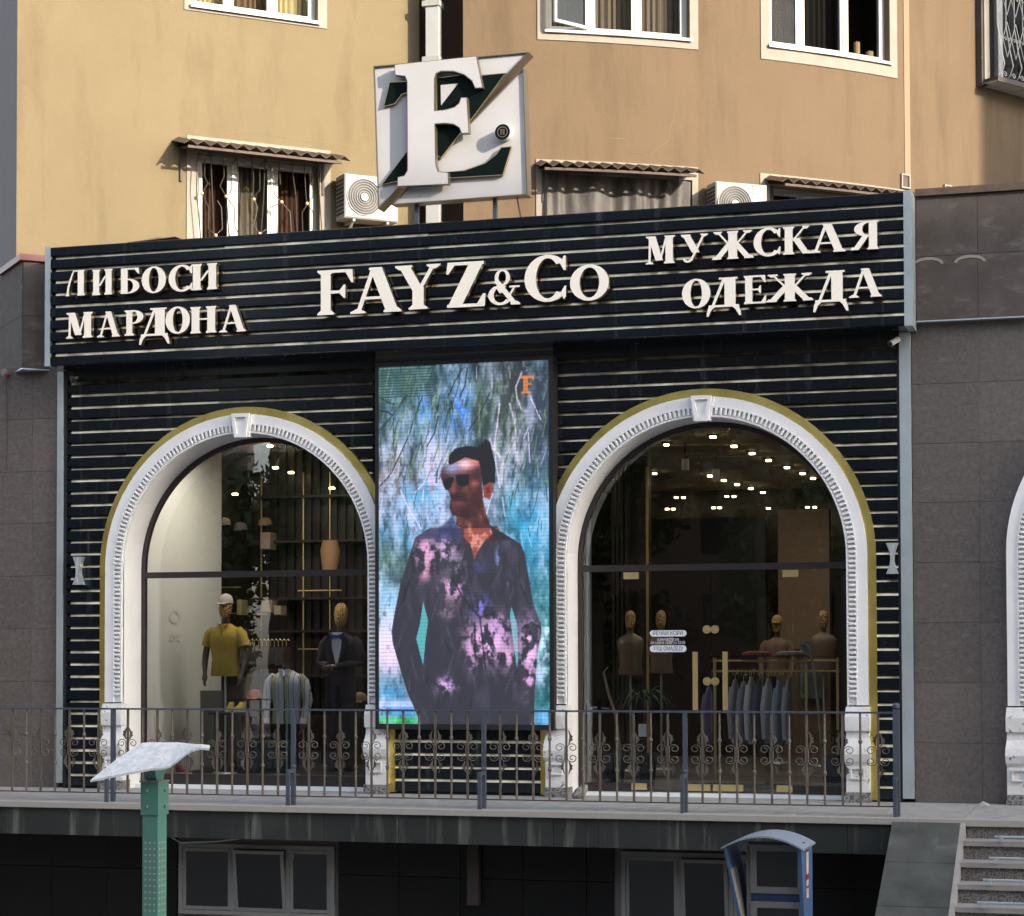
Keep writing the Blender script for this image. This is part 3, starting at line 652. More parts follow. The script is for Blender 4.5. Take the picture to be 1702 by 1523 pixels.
# picture coordinates: u 0..310 across, v 0..600 down (source pixels from the top left corner 625,600)
UU = 630-620+282*(np.arange(NX)+.5)/NX; VV = 606+597*(np.arange(NZ)+.5)/NZ
U2, V2 = np.meshgrid(UU, VV)
img = np.zeros((NZ, NX, 3)); n1, n2, n3, n4 = fb(16, 46, 1), fb(10, 30, 11), fb(20, 20, 21), fb(6, 9, 31)
def lay(mask, col, al=1.0):
    global img
    m3 = np.clip(mask*al, 0, 1)[..., None]; img = img*(1-m3)+np.array(col)/255.*m3
def blob(x, y, rx, ry, col, al=.8, ns=None, ang=0):
    c, s = math.cos(ang), math.sin(ang); dx, dy = U2-x, V2-y; a = (dx*c+dy*s)/rx; b = (-dx*s+dy*c)/ry
    d = np.exp(-(a*a+b*b)); 
    if ns is not None: d = d*np.clip((ns-.36)*4.5, 0, 1.3)
    lay(d, col, al)
lay(np.ones((NZ, NX)), (92, 118, 138))
lay(np.clip((n1-.48)*5, 0, 1), (150, 175, 200), .9); lay(np.clip((.5-n2)*5, 0, 1), (38, 60, 66), .95)
for a in [(40, 640, 60, 60, (60, 92, 88), .8), (150, 640, 60, 50, (120, 150, 120), .6, n1), (230, 650, 50, 70, (45, 52, 52), .95), (275, 690, 30, 60, (45, 60, 85), .8), (90, 690, 55, 60, (90, 150, 215), .85, n1), (150, 690, 30, 40, (50, 120, 230), .9, n2),
          (60, 760, 60, 50, (175, 180, 190), .7, n1), (30, 800, 40, 40, (150, 120, 110), .6), (110, 790, 50, 60, (200, 190, 225), .8, n1), (70, 850, 60, 60, (200, 195, 235), .85, n2), (80, 820, 40, 30, (60, 150, 190), .8, n2), (240, 770, 40, 70, (200, 190, 205), .8, n2),
          (270, 760, 25, 80, (50, 60, 75), .8), (200, 700, 40, 40, (60, 75, 60), .7, n1), (270, 900, 40, 90, (60, 150, 200), .85), (250, 860, 30, 40, (50, 170, 205), .8, n1), (60, 900, 60, 50, (70, 150, 200), .7, n1), (30, 930, 30, 30, (70, 100, 80), .7), (285, 1000, 30, 70, (40, 110, 120), .8),
          (290, 1090, 25, 60, (60, 140, 135), .7, n3), (30, 1000, 40, 30, (120, 190, 225), .8), (30, 1060, 45, 70, (205, 215, 245), .9), (25, 1085, 30, 40, (235, 200, 230), .7), (40, 1150, 50, 22, (60, 140, 190), .9, n3), (30, 1140, 40, 12, (110, 150, 175), .6), (40, 1172, 60, 9, (215, 215, 250), .8),
          (50, 1184, 60, 10, (70, 140, 220), .9), (40, 1198, 60, 8, (60, 190, 110), .95), (285, 1080, 12, 60, (200, 230, 240), .8, n4), (280, 1170, 20, 30, (30, 110, 110), .8), (285, 1190, 20, 14, (90, 170, 240), .9)]:
    blob(*a)
lay(np.clip((n2-.56)*6, 0, 1), (200, 210, 240), .45); lay(np.clip((n4-.58)*5, 0, 1), (225, 225, 245), .3); lay(np.clip((.42-n4)*5, 0, 1), (20, 35, 45), .4)
def line(pts, wd, col, al=.85):
    for (xa, ya), (xb, yb) in zip(pts[:-1], pts[1:]):
        dx, dy = xb-xa, yb-ya; L2 = dx*dx+dy*dy; t = np.clip(((U2-xa)*dx+(V2-ya)*dy)/L2, 0, 1)
        d = np.hypot(U2-xa-t*dx, V2-ya-t*dy); lay(np.clip(1.3-d/wd, 0, 1), col, al)
rr = random.Random(3)
def c7(p): return [(a/4.913, 590+b/4.913) for a, b in p]
def c8(p): return [(a/4.48, 880+b/4.48) for a, b in p]
for p in ([(50, 600), (150, 500), (250, 360), (290, 310)], [(60, 1060), (150, 960), (230, 800), (300, 650), (340, 520), (410, 340)], [(450, 740), (510, 640), (540, 500)], [(60, 330), (120, 370), (180, 390)], [(60, 440), (120, 450), (160, 480)], [(170, 500), (170, 760)],
          [(780, 120), (760, 260), (720, 340)], [(650, 380), (660, 460)], [(780, 640), (900, 460), (960, 330)], [(620, 350), (680, 220), (740, 120)]): line(c7(p), 1.3, (25, 32, 38), .8)
for p in ([(1040, 420), (1020, 600), (1000, 740), (1010, 900), (1040, 1100)], [(1220, 170), (1170, 290), (1180, 380), (1220, 480)], [(1290, 380), (1370, 560)], [(1120, 420), (1160, 560), (1180, 740)], [(1270, 620), (1220, 760)], [(1000, 780), (1080, 920)], [(960, 700), (980, 780), (1060, 860)],
          [(1270, 660), (1280, 900)], [(350, 1120), (420, 1050), (500, 900)], [(420, 1100), (410, 1200)], [(230, 1100), (300, 1260), (400, 1420)], [(980, 1130), (930, 1320)], [(1060, 1180), (1080, 1330)]): line(c7(p), 1.5, (215, 200, 230), .75)
for i in range(90):
    x = rr.uniform(10, 292); y = rr.uniform(606, 900); l = rr.uniform(8, 30); d = rr.uniform(-.4, .25); line([(x, y), (x+l*d, y+l)], .8, (210, 205, 225) if rr.random() < .45 else (30, 45, 50), .55)
for i in range(260):
    x = rr.uniform(8, 292); y = rr.uniform(604, 790)+(30 if x > 150 else 0); l = rr.uniform(10, 34); d = rr.uniform(-.45, .1)
    line([(x, y), (x+l*d, y+l)], 1.3, rr.choice([(92, 124, 84), (130, 158, 112), (38, 56, 44), (30, 46, 40), (150, 170, 160), (60, 84, 66)]), .5)
def pmask(pts, soft=1.2):
    n = len(pts); ins = np.zeros(U2.shape, bool); dm = np.full(U2.shape, 1e9)
    for i in range(n):
        (xa, ya), (xb, yb) = pts[i], pts[(i+1) % n]
        if ya != yb: ins ^= ((ya > V2) != (yb > V2)) & (U2 < (xb-xa)*(V2-ya)/(yb-ya)+xa)
        dx, dy = xb-xa, yb-ya; t = np.clip(((U2-xa)*dx+(V2-ya)*dy)/(dx*dx+dy*dy+1e-9), 0, 1); dm = np.minimum(dm, np.hypot(U2-xa-t*dx, V2-ya-t*dy))
    return np.clip(.5+np.where(ins, dm, -dm)/soft, 0, 1)
body = pmask(c8([(430, -10), (320, 60), (280, 180), (215, 370), (160, 640), (140, 760), (150, 850), (200, 1020), (250, 1190), (310, 1330), (365, 1460), (1165, 1460), (1195, 1340), (1200, 1180), (1220, 900), (1250, 770), (1240, 700), (1190, 570), (1160, 380), (1130, 200), (1100, 120), (1000, 60), (940, 20), (930, -10)]))
keep = img.copy()
lay(body, (50, 50, 62)); lay(body*np.clip((n2-.5)*4, 0, 1), (70, 68, 84), .7)
for i in range(60):
    x = rr.uniform(45, 265); y = rr.uniform(900, 1180); l = rr.uniform(12, 40); k_ = img.copy(); line([(x, y), (x+l*rr.uniform(-.5, .5), y+l)], 1.6, rr.choice([(34, 34, 44), (84, 80, 100), (28, 28, 38)]), .55); img = k_*(1-body[..., None])+img*body[..., None]
for p in ([(378, 535), (415, 680), (395, 830), (378, 1015), (325, 815), (355, 700)], [(1030, 580), (1070, 700), (1080, 950), (1070, 1040), (1045, 850), (1020, 650)]):
    k = pmask(c8(p))[..., None]; img = img*(1-k)+np.array((85, 160, 165))/255.*k
nb = np.clip((n4*.7+n3*.3-.44)*9, 0, 1.2)
for (x, y, rx, ry, col, al) in ((400, 180, 75, 120, (200, 150, 185), 1), (390, 320, 40, 60, (195, 140, 170), .8), (520, 60, 60, 60, (150, 145, 190), .8), (550, 160, 80, 90, (190, 155, 195), .85), (600, 440, 90, 90, (195, 150, 185), .9), (560, 620, 60, 50, (150, 125, 140), .6), (640, 260, 50, 60, (150, 140, 160), .7),
                                (805, 570, 60, 70, (110, 105, 200), .95), (860, 830, 140, 150, (215, 170, 215), 1), (950, 720, 80, 80, (190, 150, 200), .8), (740, 880, 50, 140, (195, 150, 190), .8), (1000, 950, 60, 90, (200, 155, 195), .8), (1160, 880, 70, 180, (215, 175, 215), 1), (1150, 1120, 60, 110, (200, 150, 205), .9),
                                (545, 1160, 70, 60, (190, 150, 205), .95), (800, 280, 50, 40, (70, 75, 120), .7), (930, 220, 18, 80, (110, 115, 165), .8), (1010, 400, 30, 60, (110, 110, 150), .5), (1000, 120, 40, 50, (80, 85, 100), .5)):
    cx_, cy_ = x/4.48, 880+y/4.48; a_ = np.exp(-(((U2-cx_)/(rx/4.48))**2+((V2-cy_)/(ry/4.48))**2)); lay(a_*body*nb, col, al*1.15)
for p in ([(590, 360), (680, 520), (800, 660)], [(800, 660), (815, 800), (840, 1040)], [(760, 700), (765, 900)], [(800, 660), (900, 630)], [(1110, 740), (1180, 700), (1240, 740)]): line(c8(p), 1.6, (30, 30, 45), .8)
sk = pmask(c7([(690, 1290), (900, 1180), (925, 1290), (965, 1425), (1020, 1523), (760, 1540), (735, 1420), (685, 1400)])); lay(sk, (80, 44, 42)); lay(sk*np.clip((n4-.53)*6, 0, 1), (158, 98, 86), .65); lay(sk*np.clip((.45-n4)*6, 0, 1), (48, 24, 28), .5)
v_ = pmask(c8([(680, 0), (940, 0), (835, 95), (790, 160), (760, 232), (730, 110), (680, 65)])); lay(v_, (140, 76, 66)); lay(v_*np.clip((n4-.48)*5, 0, 1), (215, 150, 140), .75)
lay(pmask(c7([(650, 1330), (540, 1420), (370, 1500), (500, 1500), (720, 1530), (700, 1400)], ), 5), (52, 56, 98), .7); lay(pmask(c7([(925, 1320), (960, 1400), (1150, 1523), (1000, 1523)])), (40, 40, 52), .9)
lay(pmask(c7([(622, 880), (632, 820), (680, 770), (780, 752), (860, 765), (930, 705), (965, 730), (1002, 900), (1005, 1065), (960, 1055), (905, 1085), (885, 960), (872, 1000), (820, 900), (760, 900), (700, 900), (650, 925)])), (22, 22, 30))
hm = pmask(c7([(622, 890), (640, 905), (760, 845), (872, 880), (890, 960), (895, 1075), (905, 1180), (880, 1260), (860, 1330), (760, 1345), (650, 1310), (630, 1250), (642, 1180), (628, 1120), (590, 1090), (560, 1000), (566, 960)]))
lay(hm, (72, 40, 42)); lay(hm*np.clip((n4-.50)*5, 0, 1), (122, 76, 70), .55); lay(hm*np.clip((.46-n4)*6, 0, 1), (50, 24, 30), .5)
for x, y, rx, ry, col, al in ((760, 900, 90, 50, (235, 190, 200), 1), (840, 880, 40, 40, (215, 120, 110), .8), (650, 930, 60, 50, (150, 165, 215), .8), (840, 1060, 40, 30, (190, 112, 98), .7), (720, 1225, 55, 18, (160, 90, 86), .6), (665, 1110, 22, 40, (165, 92, 84), .6), (700, 1140, 30, 12, (40, 20, 26), .8), (800, 1250, 90, 60, (60, 30, 34), .6), (860, 960, 30, 40, (60, 30, 34), .5), (680, 1165, 60, 22, (35, 20, 26), .9), (760, 1310, 110, 35, (45, 22, 30), .8), (740, 1190, 60, 12, (60, 25, 28), .7), (880, 1150, 40, 120, (60, 28, 32), .6)):
    cx_, cy_ = x/4.913, 590+y/4.913; lay(np.exp(-(((U2-cx_)/(rx/4.913))**2+((V2-cy_)/(ry/4.913))**2))*hm, col, al)
lay(pmask(c7([(905, 1085), (960, 1052), (992, 1100), (960, 1195), (910, 1172)])), (130, 66, 60)); lay(pmask(c7([(925, 1100), (955, 1085), (965, 1120), (940, 1160)])), (90, 38, 40), .8)
for p in ([(578, 1030), (640, 1000), (672, 1012), (640, 1092), (600, 1107)], [(680, 990), (790, 983), (792, 1060), (740, 1086), (692, 1062)]): lay(pmask(c7(p)), (14, 16, 24))
line(c7([(640, 1000), (700, 985), (800, 985), (900, 1060)]), 1.0, (60, 50, 50), .9)
# small orange emblem
for x0_, x1_, y0_, y1_ in ((866, 888, 631, 634.5), (871, 878, 631, 658), (867, 883, 656, 659), (878, 884, 643, 646.5), (885, 888, 631, 638)):
    lay(((U2+620 > x0_) & (U2+620 < x1_) & (V2 > y0_) & (V2 < y1_)).astype(float), (205, 120, 60), .9)
gm = ((U2+620 < 722) & (V2 < 658)).astype(float); lay(gm*(np.arange(NZ) % 3 == 0)[:, None], (15, 30, 30), .75); lay(gm, (90, 130, 120), .25)
img = np.clip((img-.5)*1.12+.5, 0, 1)*(1-.13*(np.arange(NZ) % 4 == 0)[:, None, None])*(1-.05*(np.arange(NX) % 4 == 0)[None, :, None])
lin = np.where(img <= .04045, img/12.92, ((img+.055)/1.055)**2.4)
xs = np.linspace(x0s, x1s, NX+1); zs_ = np.linspace(z1s, z0s, NZ+1)
XX, ZZ = np.meshgrid(xs, zs_); vv = np.stack([XX.ravel(), np.full(XX.size, YS), ZZ.ravel()], 1)
idx = np.arange((NX+1)*(NZ+1)).reshape(NZ+1, NX+1)
ff = np.stack([idx[1:, :-1], idx[1:, 1:], idx[:-1, 1:], idx[:-1, :-1]], -1).reshape(-1, 4)
me = bpy.data.meshes.new('display'); inv = wm(scn).inverted()
vv = vv+np.array(inv.translation)[None]
me.vertices.add(len(vv)); me.vertices.foreach_set('co', vv.ravel()); me.loops.add(ff.size); me.loops.foreach_set('vertex_index', ff.ravel().astype(np.int32))
me.polygons.add(len(ff)); me.polygons.foreach_set('loop_start', (np.arange(len(ff))*4).astype(np.int32)); me.update(calc_edges=True)
ca = me.color_attributes.new('picture', 'FLOAT_COLOR', 'CORNER')
ca.data.foreach_set('color', np.concatenate([np.repeat(lin.reshape(-1, 3), 4, 0), np.ones((ff.size, 1))], 1).ravel().astype(np.float32))
LED = bpy.data.materials.new('led_display'); LED.use_nodes = True; n_ = LED.node_tree; bs = n_.nodes['Principled BSDF']
at_ = n_.nodes.new('ShaderNodeAttribute'); at_.attribute_name = 'picture'; n_.links.new(at_.outputs['Color'], bs.inputs['Emission Color'])
bs.inputs['Emission Strength'].default_value = .30; bs.inputs['Base Color'].default_value = (.02, .02, .02, 1); bs.inputs['Roughness'].default_value = .5
me.materials.append(LED); put('display', me, scn, wm(scn))
# ---------------------------------------------------------------- granite walls either side, third arch
def tiles(xa, xb, za, zb, cols, rows, y, name_root, m_=GRAN, skip=None):
    for i in range(len(cols)-1):
        for j in range(len(rows)-1):
            x0, x1, z0, z1 = cols[i], cols[i+1], rows[j], rows[j+1]
            if skip and z0 < cz3+1.62 and x1 > cx3-1.64:
                zs_ = [z0+.0025+(z1-z0-.005)*q/8 for q in range(9)]; left = (x0+x1)/2 < cx3
                if left: pr = [((x0+.0025, z), (max(x0+.003, min(x1-.0025, cx3-halfw(z, cz3, 1.62))), z)) for z in zs_]
                else: pr = [((min(x1-.003, max(x0+.0025, cx3+halfw(z, cz3, 1.62))), z), (x1-.0025, z)) for z in zs_]
                if max(b[0]-a[0] for a, b in pr) > .01: M().strip_xz(pr, y-.006, y).build('granite_tile', m_, name_root)
                continue
            M().cbox(x0+.0025, x1-.0025, y-.006, y, z0+.0025, z1-.0025, .002).build('granite_tile', m_, name_root)
rws = [0.0, .61, 1.23, 1.85, 2.47, 3.09, 3.70, 4.32, 4.94]
lw = thing('left_granite_wall', 'grey granite tiled wall left of the slatted shop front', 'wall', (-6, .06, 0))
M().box(-9, -4.925, .045, .5, 0, 4.94).build('wall_core', GROUTL, lw); tiles(0, 0, 0, 0, [-7.7, -6.5, -5.27, -4.925], rws, .045, lw)
cx3, cz3 = 7.62, 2.56
def sk3(x0, x1, z0, z1):
    e = cx3-halfw(z0, cz3, 1.64); 
    if z0 > cz3+1.64: return (x0, x1)
    if x0 >= e: return None
    return (x0, min(x1, e))
rw_ = thing('right_granite_wall', 'grey granite tiled wall with a third white arch, right of the shop front', 'wall', (6.5, .06, 0))
g = M()
zz = [0]+[.1*i for i in range(1, 50)]+[4.96]
for i in range(len(zz)-1):
    s_ = sk3(4.95, 9.3, zz[i], zz[i+1]); g.add([(s_[0], .045, zz[i]), (s_[1], .045, zz[i]), (s_[1], .045, zz[i+1]), (s_[0], .045, zz[i+1])], [(0, 1, 2, 3)])
g.build('wall_core', GROUTL, rw_); tiles(0, 0, 0, 0, [4.95, 5.63, 6.85, 8.1, 9.3], rws, .045, rw_, GRAN, sk3)
make_arch(rw_, cx3, cz3, False)
m_ = M(); m_.box(cx3-1.4, cx3+1.4, .42, .43, .02, 4.1); m_.build('dark_glazing', SCR, rw_)
# granite band at the height of the sign
rb = thing('right_granite_band', 'projecting grey granite band with brown metal capping, right of the black sign', 'cladding', (6.5, 0, 4.96))
M().box(5.015, 9.3, -.04, .5, 4.97, 6.28).build('band_core', GROUT, rb)
for x0, x1 in ((5.015, 5.64), (5.64, 6.9), (6.9, 8.1), (8.1, 9.3)):
    for z0, z1 in ((4.97, 5.63), (5.63, 6.255)): M().cbox(x0+.0015, x1-.0015, -.06, -.04, z0+.0015, z1-.0015, .002).build('granite_tile', GRANB, rb)
M().box(5.015, 9.3, -.10, .6, 6.257, 6.33).build('capping', TIN, rb); M().box(5.015, 9.3, -.066, .03, 4.953, 4.968).build('drip_edge', STEEL, rb)
for px, py in ((1542, 430), (1612, 426)):
    c = at(px, py, -.065); m_ = M(); pts = [(c.x+.16*math.cos(t), c.z-.06+.075*math.sin(t)) for t in [math.pi*i/10 for i in range(11)]]; pi_ = [(c.x+.13*math.cos(t), c.z-.06+.045*math.sin(t)) for t in [math.pi*i/10 for i in range(11)]]
    m_.strip_xz(list(zip(pts, pi_)), -.066, -.062); m_.build('paint_mark', TRIM, rb)
# left block set at an angle under the corner of the house
lb = thing('corner_granite_block', 'angled granite clad block with red metal capping, at the left end of the sign', 'cladding', tuple(at(38, 603, -.16)[:2])+(4.9,), R(43))
LB = wm(lb)
def lbl(m_): return m_.xf(LB)
m_ = M(); m_.box(0.01, 1.2, 0.01, 1.2, 0, 1.30); lbl(m_).build('band_core', GROUT, lb)
for z0, z1 in ((0, .62), (.62, 1.26)):
    m_ = M().cbox(0.0, .7, -.01, .012, z0+.001, z1-.001, .002); lbl(m_).build('granite_tile', GRANB, lb)
    m_ = M(); m_.cbox(-1.2, -.01, -.012, .01, z0+.001, z1-.001, .002); m_.xf(Matrix.Rotation(R(-90), 4, 'Z')); lbl(m_).build('granite_tile', GRANB, lb)
m_ = M(); m_.box(-.05, 1.1, -.05, 1.1, 1.262, 1.335); lbl(m_).build('capping', RED, lb)
m_ = M(); m_.box(-.02, 1.1, -.02, 1.1, -.018, -.001); lbl(m_).build('drip_edge', STEEL, lb)
# ---------------------------------------------------------------- house above
LW = T(-5.533, .1, 0, R(43))
LWi = LW.inverted()
def wl(px, py, d=0.0):
    o = LWi @ CAM; v = LWi.to_3x3() @ ray(px, py); t = (d-o.y)/v.y; p = o+v*t; return p.x, p.z
RC = 13.33; P0 = at(770, 200, 3.35); TH0 = R(21)
CC = Vector((P0.x-RC*math.sin(TH0), P0.y+RC*math.cos(TH0)))
def cwf(s, d, z):
    th = TH0+s/RC; return (CC.x+(RC-d)*math.sin(th), CC.y-(RC-d)*math.cos(th), z)
def wc(px, py, d=0.0):
    v = ray(px, py); o = Vector((CAM.x, CAM.y))-CC; dd = Vector((v.x, v.y)); r = RC-d
    a = dd.dot(dd); b = 2*o.dot(dd); c = o.dot(o)-r*r; t = (-b-math.sqrt(b*b-4*a*c))/(2*a)
    p = o+dd*t; th = math.atan2(p.x, -p.y); return (th-TH0)*RC, CAM.z+v.z*t
def lwf(s, d, z): return tuple(LW @ Vector((s, d, z)))
def fx(m_, F, st=0):
    for i in range(st, len(m_.v)): m_.v[i] = F(*m_.v[i])
    return m_
def sbox(m_, s0, s1, d0, d1, z0, z1, n=6, m=0):
    for i in range(n):
        a = s0+(s1-s0)*i/n; b = s0+(s1-s0)*(i+1)/n
        m_.add([(a, d0, z0), (b, d0, z0), (b, d0, z1), (a, d0, z1), (a, d1, z0), (b, d1, z0), (b, d1, z1), (a, d1, z1)], [(0, 1, 2, 3), (4, 5, 1, 0), (3, 2, 6, 7)]+([(0, 3, 7, 4)] if i == 0 else [])+([(1, 5, 6, 2)] if i == n-1 else []), m)
    return m_
def wallgrid(m_, s0, s1, z0, z1, holes, ds=.5, rev=.22):
    ss = set([s0, s1]); q = s0
    while q < s1: ss.add(q); q += ds
    zs = set([z0, z1])
    for a, b, c, d in holes: ss |= {a, b}; zs |= {c, d}
    ss = sorted(ss); zs = sorted(zs)
    for i in range(len(ss)-1):
        for j in range(len(zs)-1):
            cs, cz = (ss[i]+ss[i+1])/2, (zs[j]+zs[j+1])/2
            if any(a < cs < b and c < cz < d for a, b, c, d in holes): continue
            m_.add([(ss[i], 0, zs[j]), (ss[i+1], 0, zs[j]), (ss[i+1], 0, zs[j+1]), (ss[i], 0, zs[j+1])], [(0, 1, 2, 3)])
    for a, b, c, d in holes:
        m_.add([(a, 0, c), (b, 0, c), (b, 0, d), (a, 0, d), (a, rev, c), (b, rev, c), (b, rev, d), (a, rev, d)], [(0, 4, 5, 1), (1, 5, 6, 2), (2, 6, 7, 3), (3, 7, 4, 0)])
    return m_
ZTOP = 17.5; ZB = 4.9
house = thing('apartment_house', 'ochre and brown rendered apartment house rising above the shop, its right wing curved', 'apartment house', (-1, 4, ZB))
sLend = wl(697, 100)[0]
# holes
uL = (wl(319, 20)[0], wl(528, 20)[0], wl(530, 38)[1], wl(530, 38)[1]+1.55)
lL = (wl(329, 300)[0], wl(531, 300)[0], 6.2, wl(331, 254)[1])
W1 = (wc(908, 40)[0], wc(1146, 40)[0], wc(1146, 66)[1], wc(1146, 66)[1]+1.55)
W2 = (wc(1279, 60)[0], wc(1478, 60)[0], wc(1478, 105)[1], wc(1478, 105)[1]+1.55)
A1 = (wc(908, 320)[0], wc(1150, 320)[0], 6.2, wc(908, 288)[1])
A2 = (wc(1278, 305)[0], wc(1490, 320)[0], 6.2, wc(1278, 309)[1])
BY = (wc(1635, 60)[0], wc(1635, 60)[0]+1.9, wc(1635, 140)[1]+.06, wc(1635, 140)[1]+1.8)
fx(wallgrid(M(), 0, sLend, ZB, ZTOP, [uL, lL], 1.0), lwf).build('left_wall', OCHR, house)
m_ = M(); m_.add([(0, 0, ZB), (0, 7, ZB), (0, 7, ZTOP), (0, 0, ZTOP)], [(0, 1, 2, 3)]); fx(m_, lwf).build('side_wall', GREYW, house)
fx(wallgrid(M(), 0, 14, ZB, ZTOP, [W1, W2, A1, A2, BY], .4), cwf).build('curved_wall', BROWN, house)
eL = LW @ Vector((sLend, 0, 0)); c0 = Vector(cwf(0, 0, 0))
m_ = M(); yb = 4.7
m_.add([(eL.x, eL.y, ZB), (eL.x-.1, yb, ZB), (eL.x-.1, yb, ZTOP), (eL.x, eL.y, ZTOP), (c0.x+.1, yb, ZB), (c0.x+.1, yb, ZTOP), (c0.x, c0.y, ZB), (c0.x, c0.y, ZTOP)], [(0, 1, 2, 3), (1, 4, 5, 2), (4, 6, 7, 5)])
m_.build('recess_wall', mat('shaded_brown_stucco', (.12, .075, .05), .9, bump=.3), house)  # recess brown is darkened in colour for the shade it lies in
m_ = M(); m_.box(-8, 12, 14, 14.2, ZB, ZTOP); m_.build('rear_wall', GREYW, house)
m_ = M(); m_.box(-8, 12, .5, 14, ZTOP, ZTOP+.2); m_.build('roof', GREYW, house)
M().box(-5.2, 9.2, .5, 9, 4.93, 4.99).build('podium_roof', GROUT, house)
# render cracks and a vertical joint
def crack(F, W, pts, wd=.006):
    m_ = M(); p = [W(*q) for q in pts]; rr = random.Random(len(pts)); pr = []
    for i in range(len(p)-1):
        for k in range(5):
            t = k/5; pr.append((p[i][0]+(p[i+1][0]-p[i][0])*t+rr.uniform(-.012, .012), p[i][1]+(p[i+1][1]-p[i][1])*t+rr.uniform(-.012, .012)))
    for i in range(len(pr)-1):
        a, b = pr[i], pr[i+1]; dx, dz = b[0]-a[0], b[1]-a[1]; l = math.hypot(dx, dz) or 1; nx, nz = -dz/l*wd/2, dx/l*wd/2
        m_.add([(a[0]+nx, -.003, a[1]+nz), (a[0]-nx, -.003, a[1]-nz), (b[0]-nx, -.003, b[1]-nz), (b[0]+nx, -.003, b[1]+nz)], [(0, 1, 2, 3)])
    fx(m_, F).build('crack', CRACK, house)
crack(lwf, wl, [(321, 10), (319, 30), (325, 45)]); crack(lwf, wl, [(343, 55), (325, 80), (321, 130)], .005); crack(lwf, wl, [(365, 225), (420, 217), (470, 228), (560, 240), (600, 247)], .008); crack(lwf, wl, [(600, 247), (608, 270), (640, 268)], .006)
crack(lwf, wl, [(28, 132), (50, 140), (70, 170), (72, 260), (74, 400)], .005); crack(cwf, wc, [(1013, 230), (1040, 232), (1046, 252), (1080, 258), (1110, 235), (1125, 170)], .005)
m_ = M(); sv = wc(1507, 150)[0]; sbox(m_, sv-.05, sv+.05, -.008, 0, wc(1507, 305)[1], ZTOP, 1); fx(m_, cwf).build('rendered_joint', mat('pale_brown_render', (.27, .19, .12), .9, bump=.3), house)
# surrounds
def surround(F, s0, s1, z0, z1, W, px0, px1, zb, zt, up=True):
    a, b = px0, px1; m_ = M(); t = -.014
    if zb is not None: sbox(m_, a, b, t, 0, zb, z0, 6)
    if zt is not None: sbox(m_, a, b, t, 0, z1, zt, 6)
    lo = z0; hi = z1
    sbox(m_, a, s0, t, 0, lo, hi, 1); sbox(m_, s1, b, t, 0, lo, hi, 1); fx(m_, F).build('window_surround', TRIM, house)
surround(lwf, *uL, wl, wl(306, 16)[0], wl(543, 53)[0], wl(306, 16)[1], None)
surround(cwf, *W1, wc, wc(893, 60)[0], wc(1160, 60)[0], wc(893, 66)[1], None)
surround(cwf, *W2, wc, wc(1264, 60)[0], wc(1490, 60)[0], wc(1264, 98)[1], None)
surround(lwf, *lL, wl, wl(310, 300)[0], wl(549, 300)[0], None, wl(310, 225)[1])
surround(cwf, *A1, wc, wc(891, 320)[0], wc(1160, 320)[0], None, wc(891, 265)[1])
surround(cwf, *A2, wc, wc(1263, 300)[0], wc(1502, 320)[0], None, wc(1263, 288)[1])
# windows as things of their own
CURT = mat('brown_curtain', (.17, .085, .055), .9, col2=(.10, .05, .035), scale=14, stretch=(1, 1, .04)); CURB = mat('beige_curtain_and_reflection', (.34, .29, .23), .9, col2=(.25, .21, .16), scale=12, stretch=(1, 1, .04)); CURY = mat('yellow_blind', (.80, .72, .42), .7)
CURD = mat('dark_curtain', (.016, .013, .012), .9, col2=(.008, .007, .006), scale=14, stretch=(1, 1, .04)); WICK = mat('woven_blind', (.36, .26, .17), .9, col2=(.22, .15, .09), scale=40); CANDLE = mat('candle_wax', (.62, .42, .20), .6)
def frame_rect(m_, s0, s1, z0, z1, w_, d0, d1):
    sbox(m_, s0, s1, d0, d1, z0, z0+w_, 1); sbox(m_, s0, s1, d0, d1, z1-w_, z1, 1); sbox(m_, s0, s0+w_, d0, d1, z0+w_, z1-w_, 1); sbox(m_, s1-w_, s1, d0, d1, z0+w_, z1-w_, 1); return m_
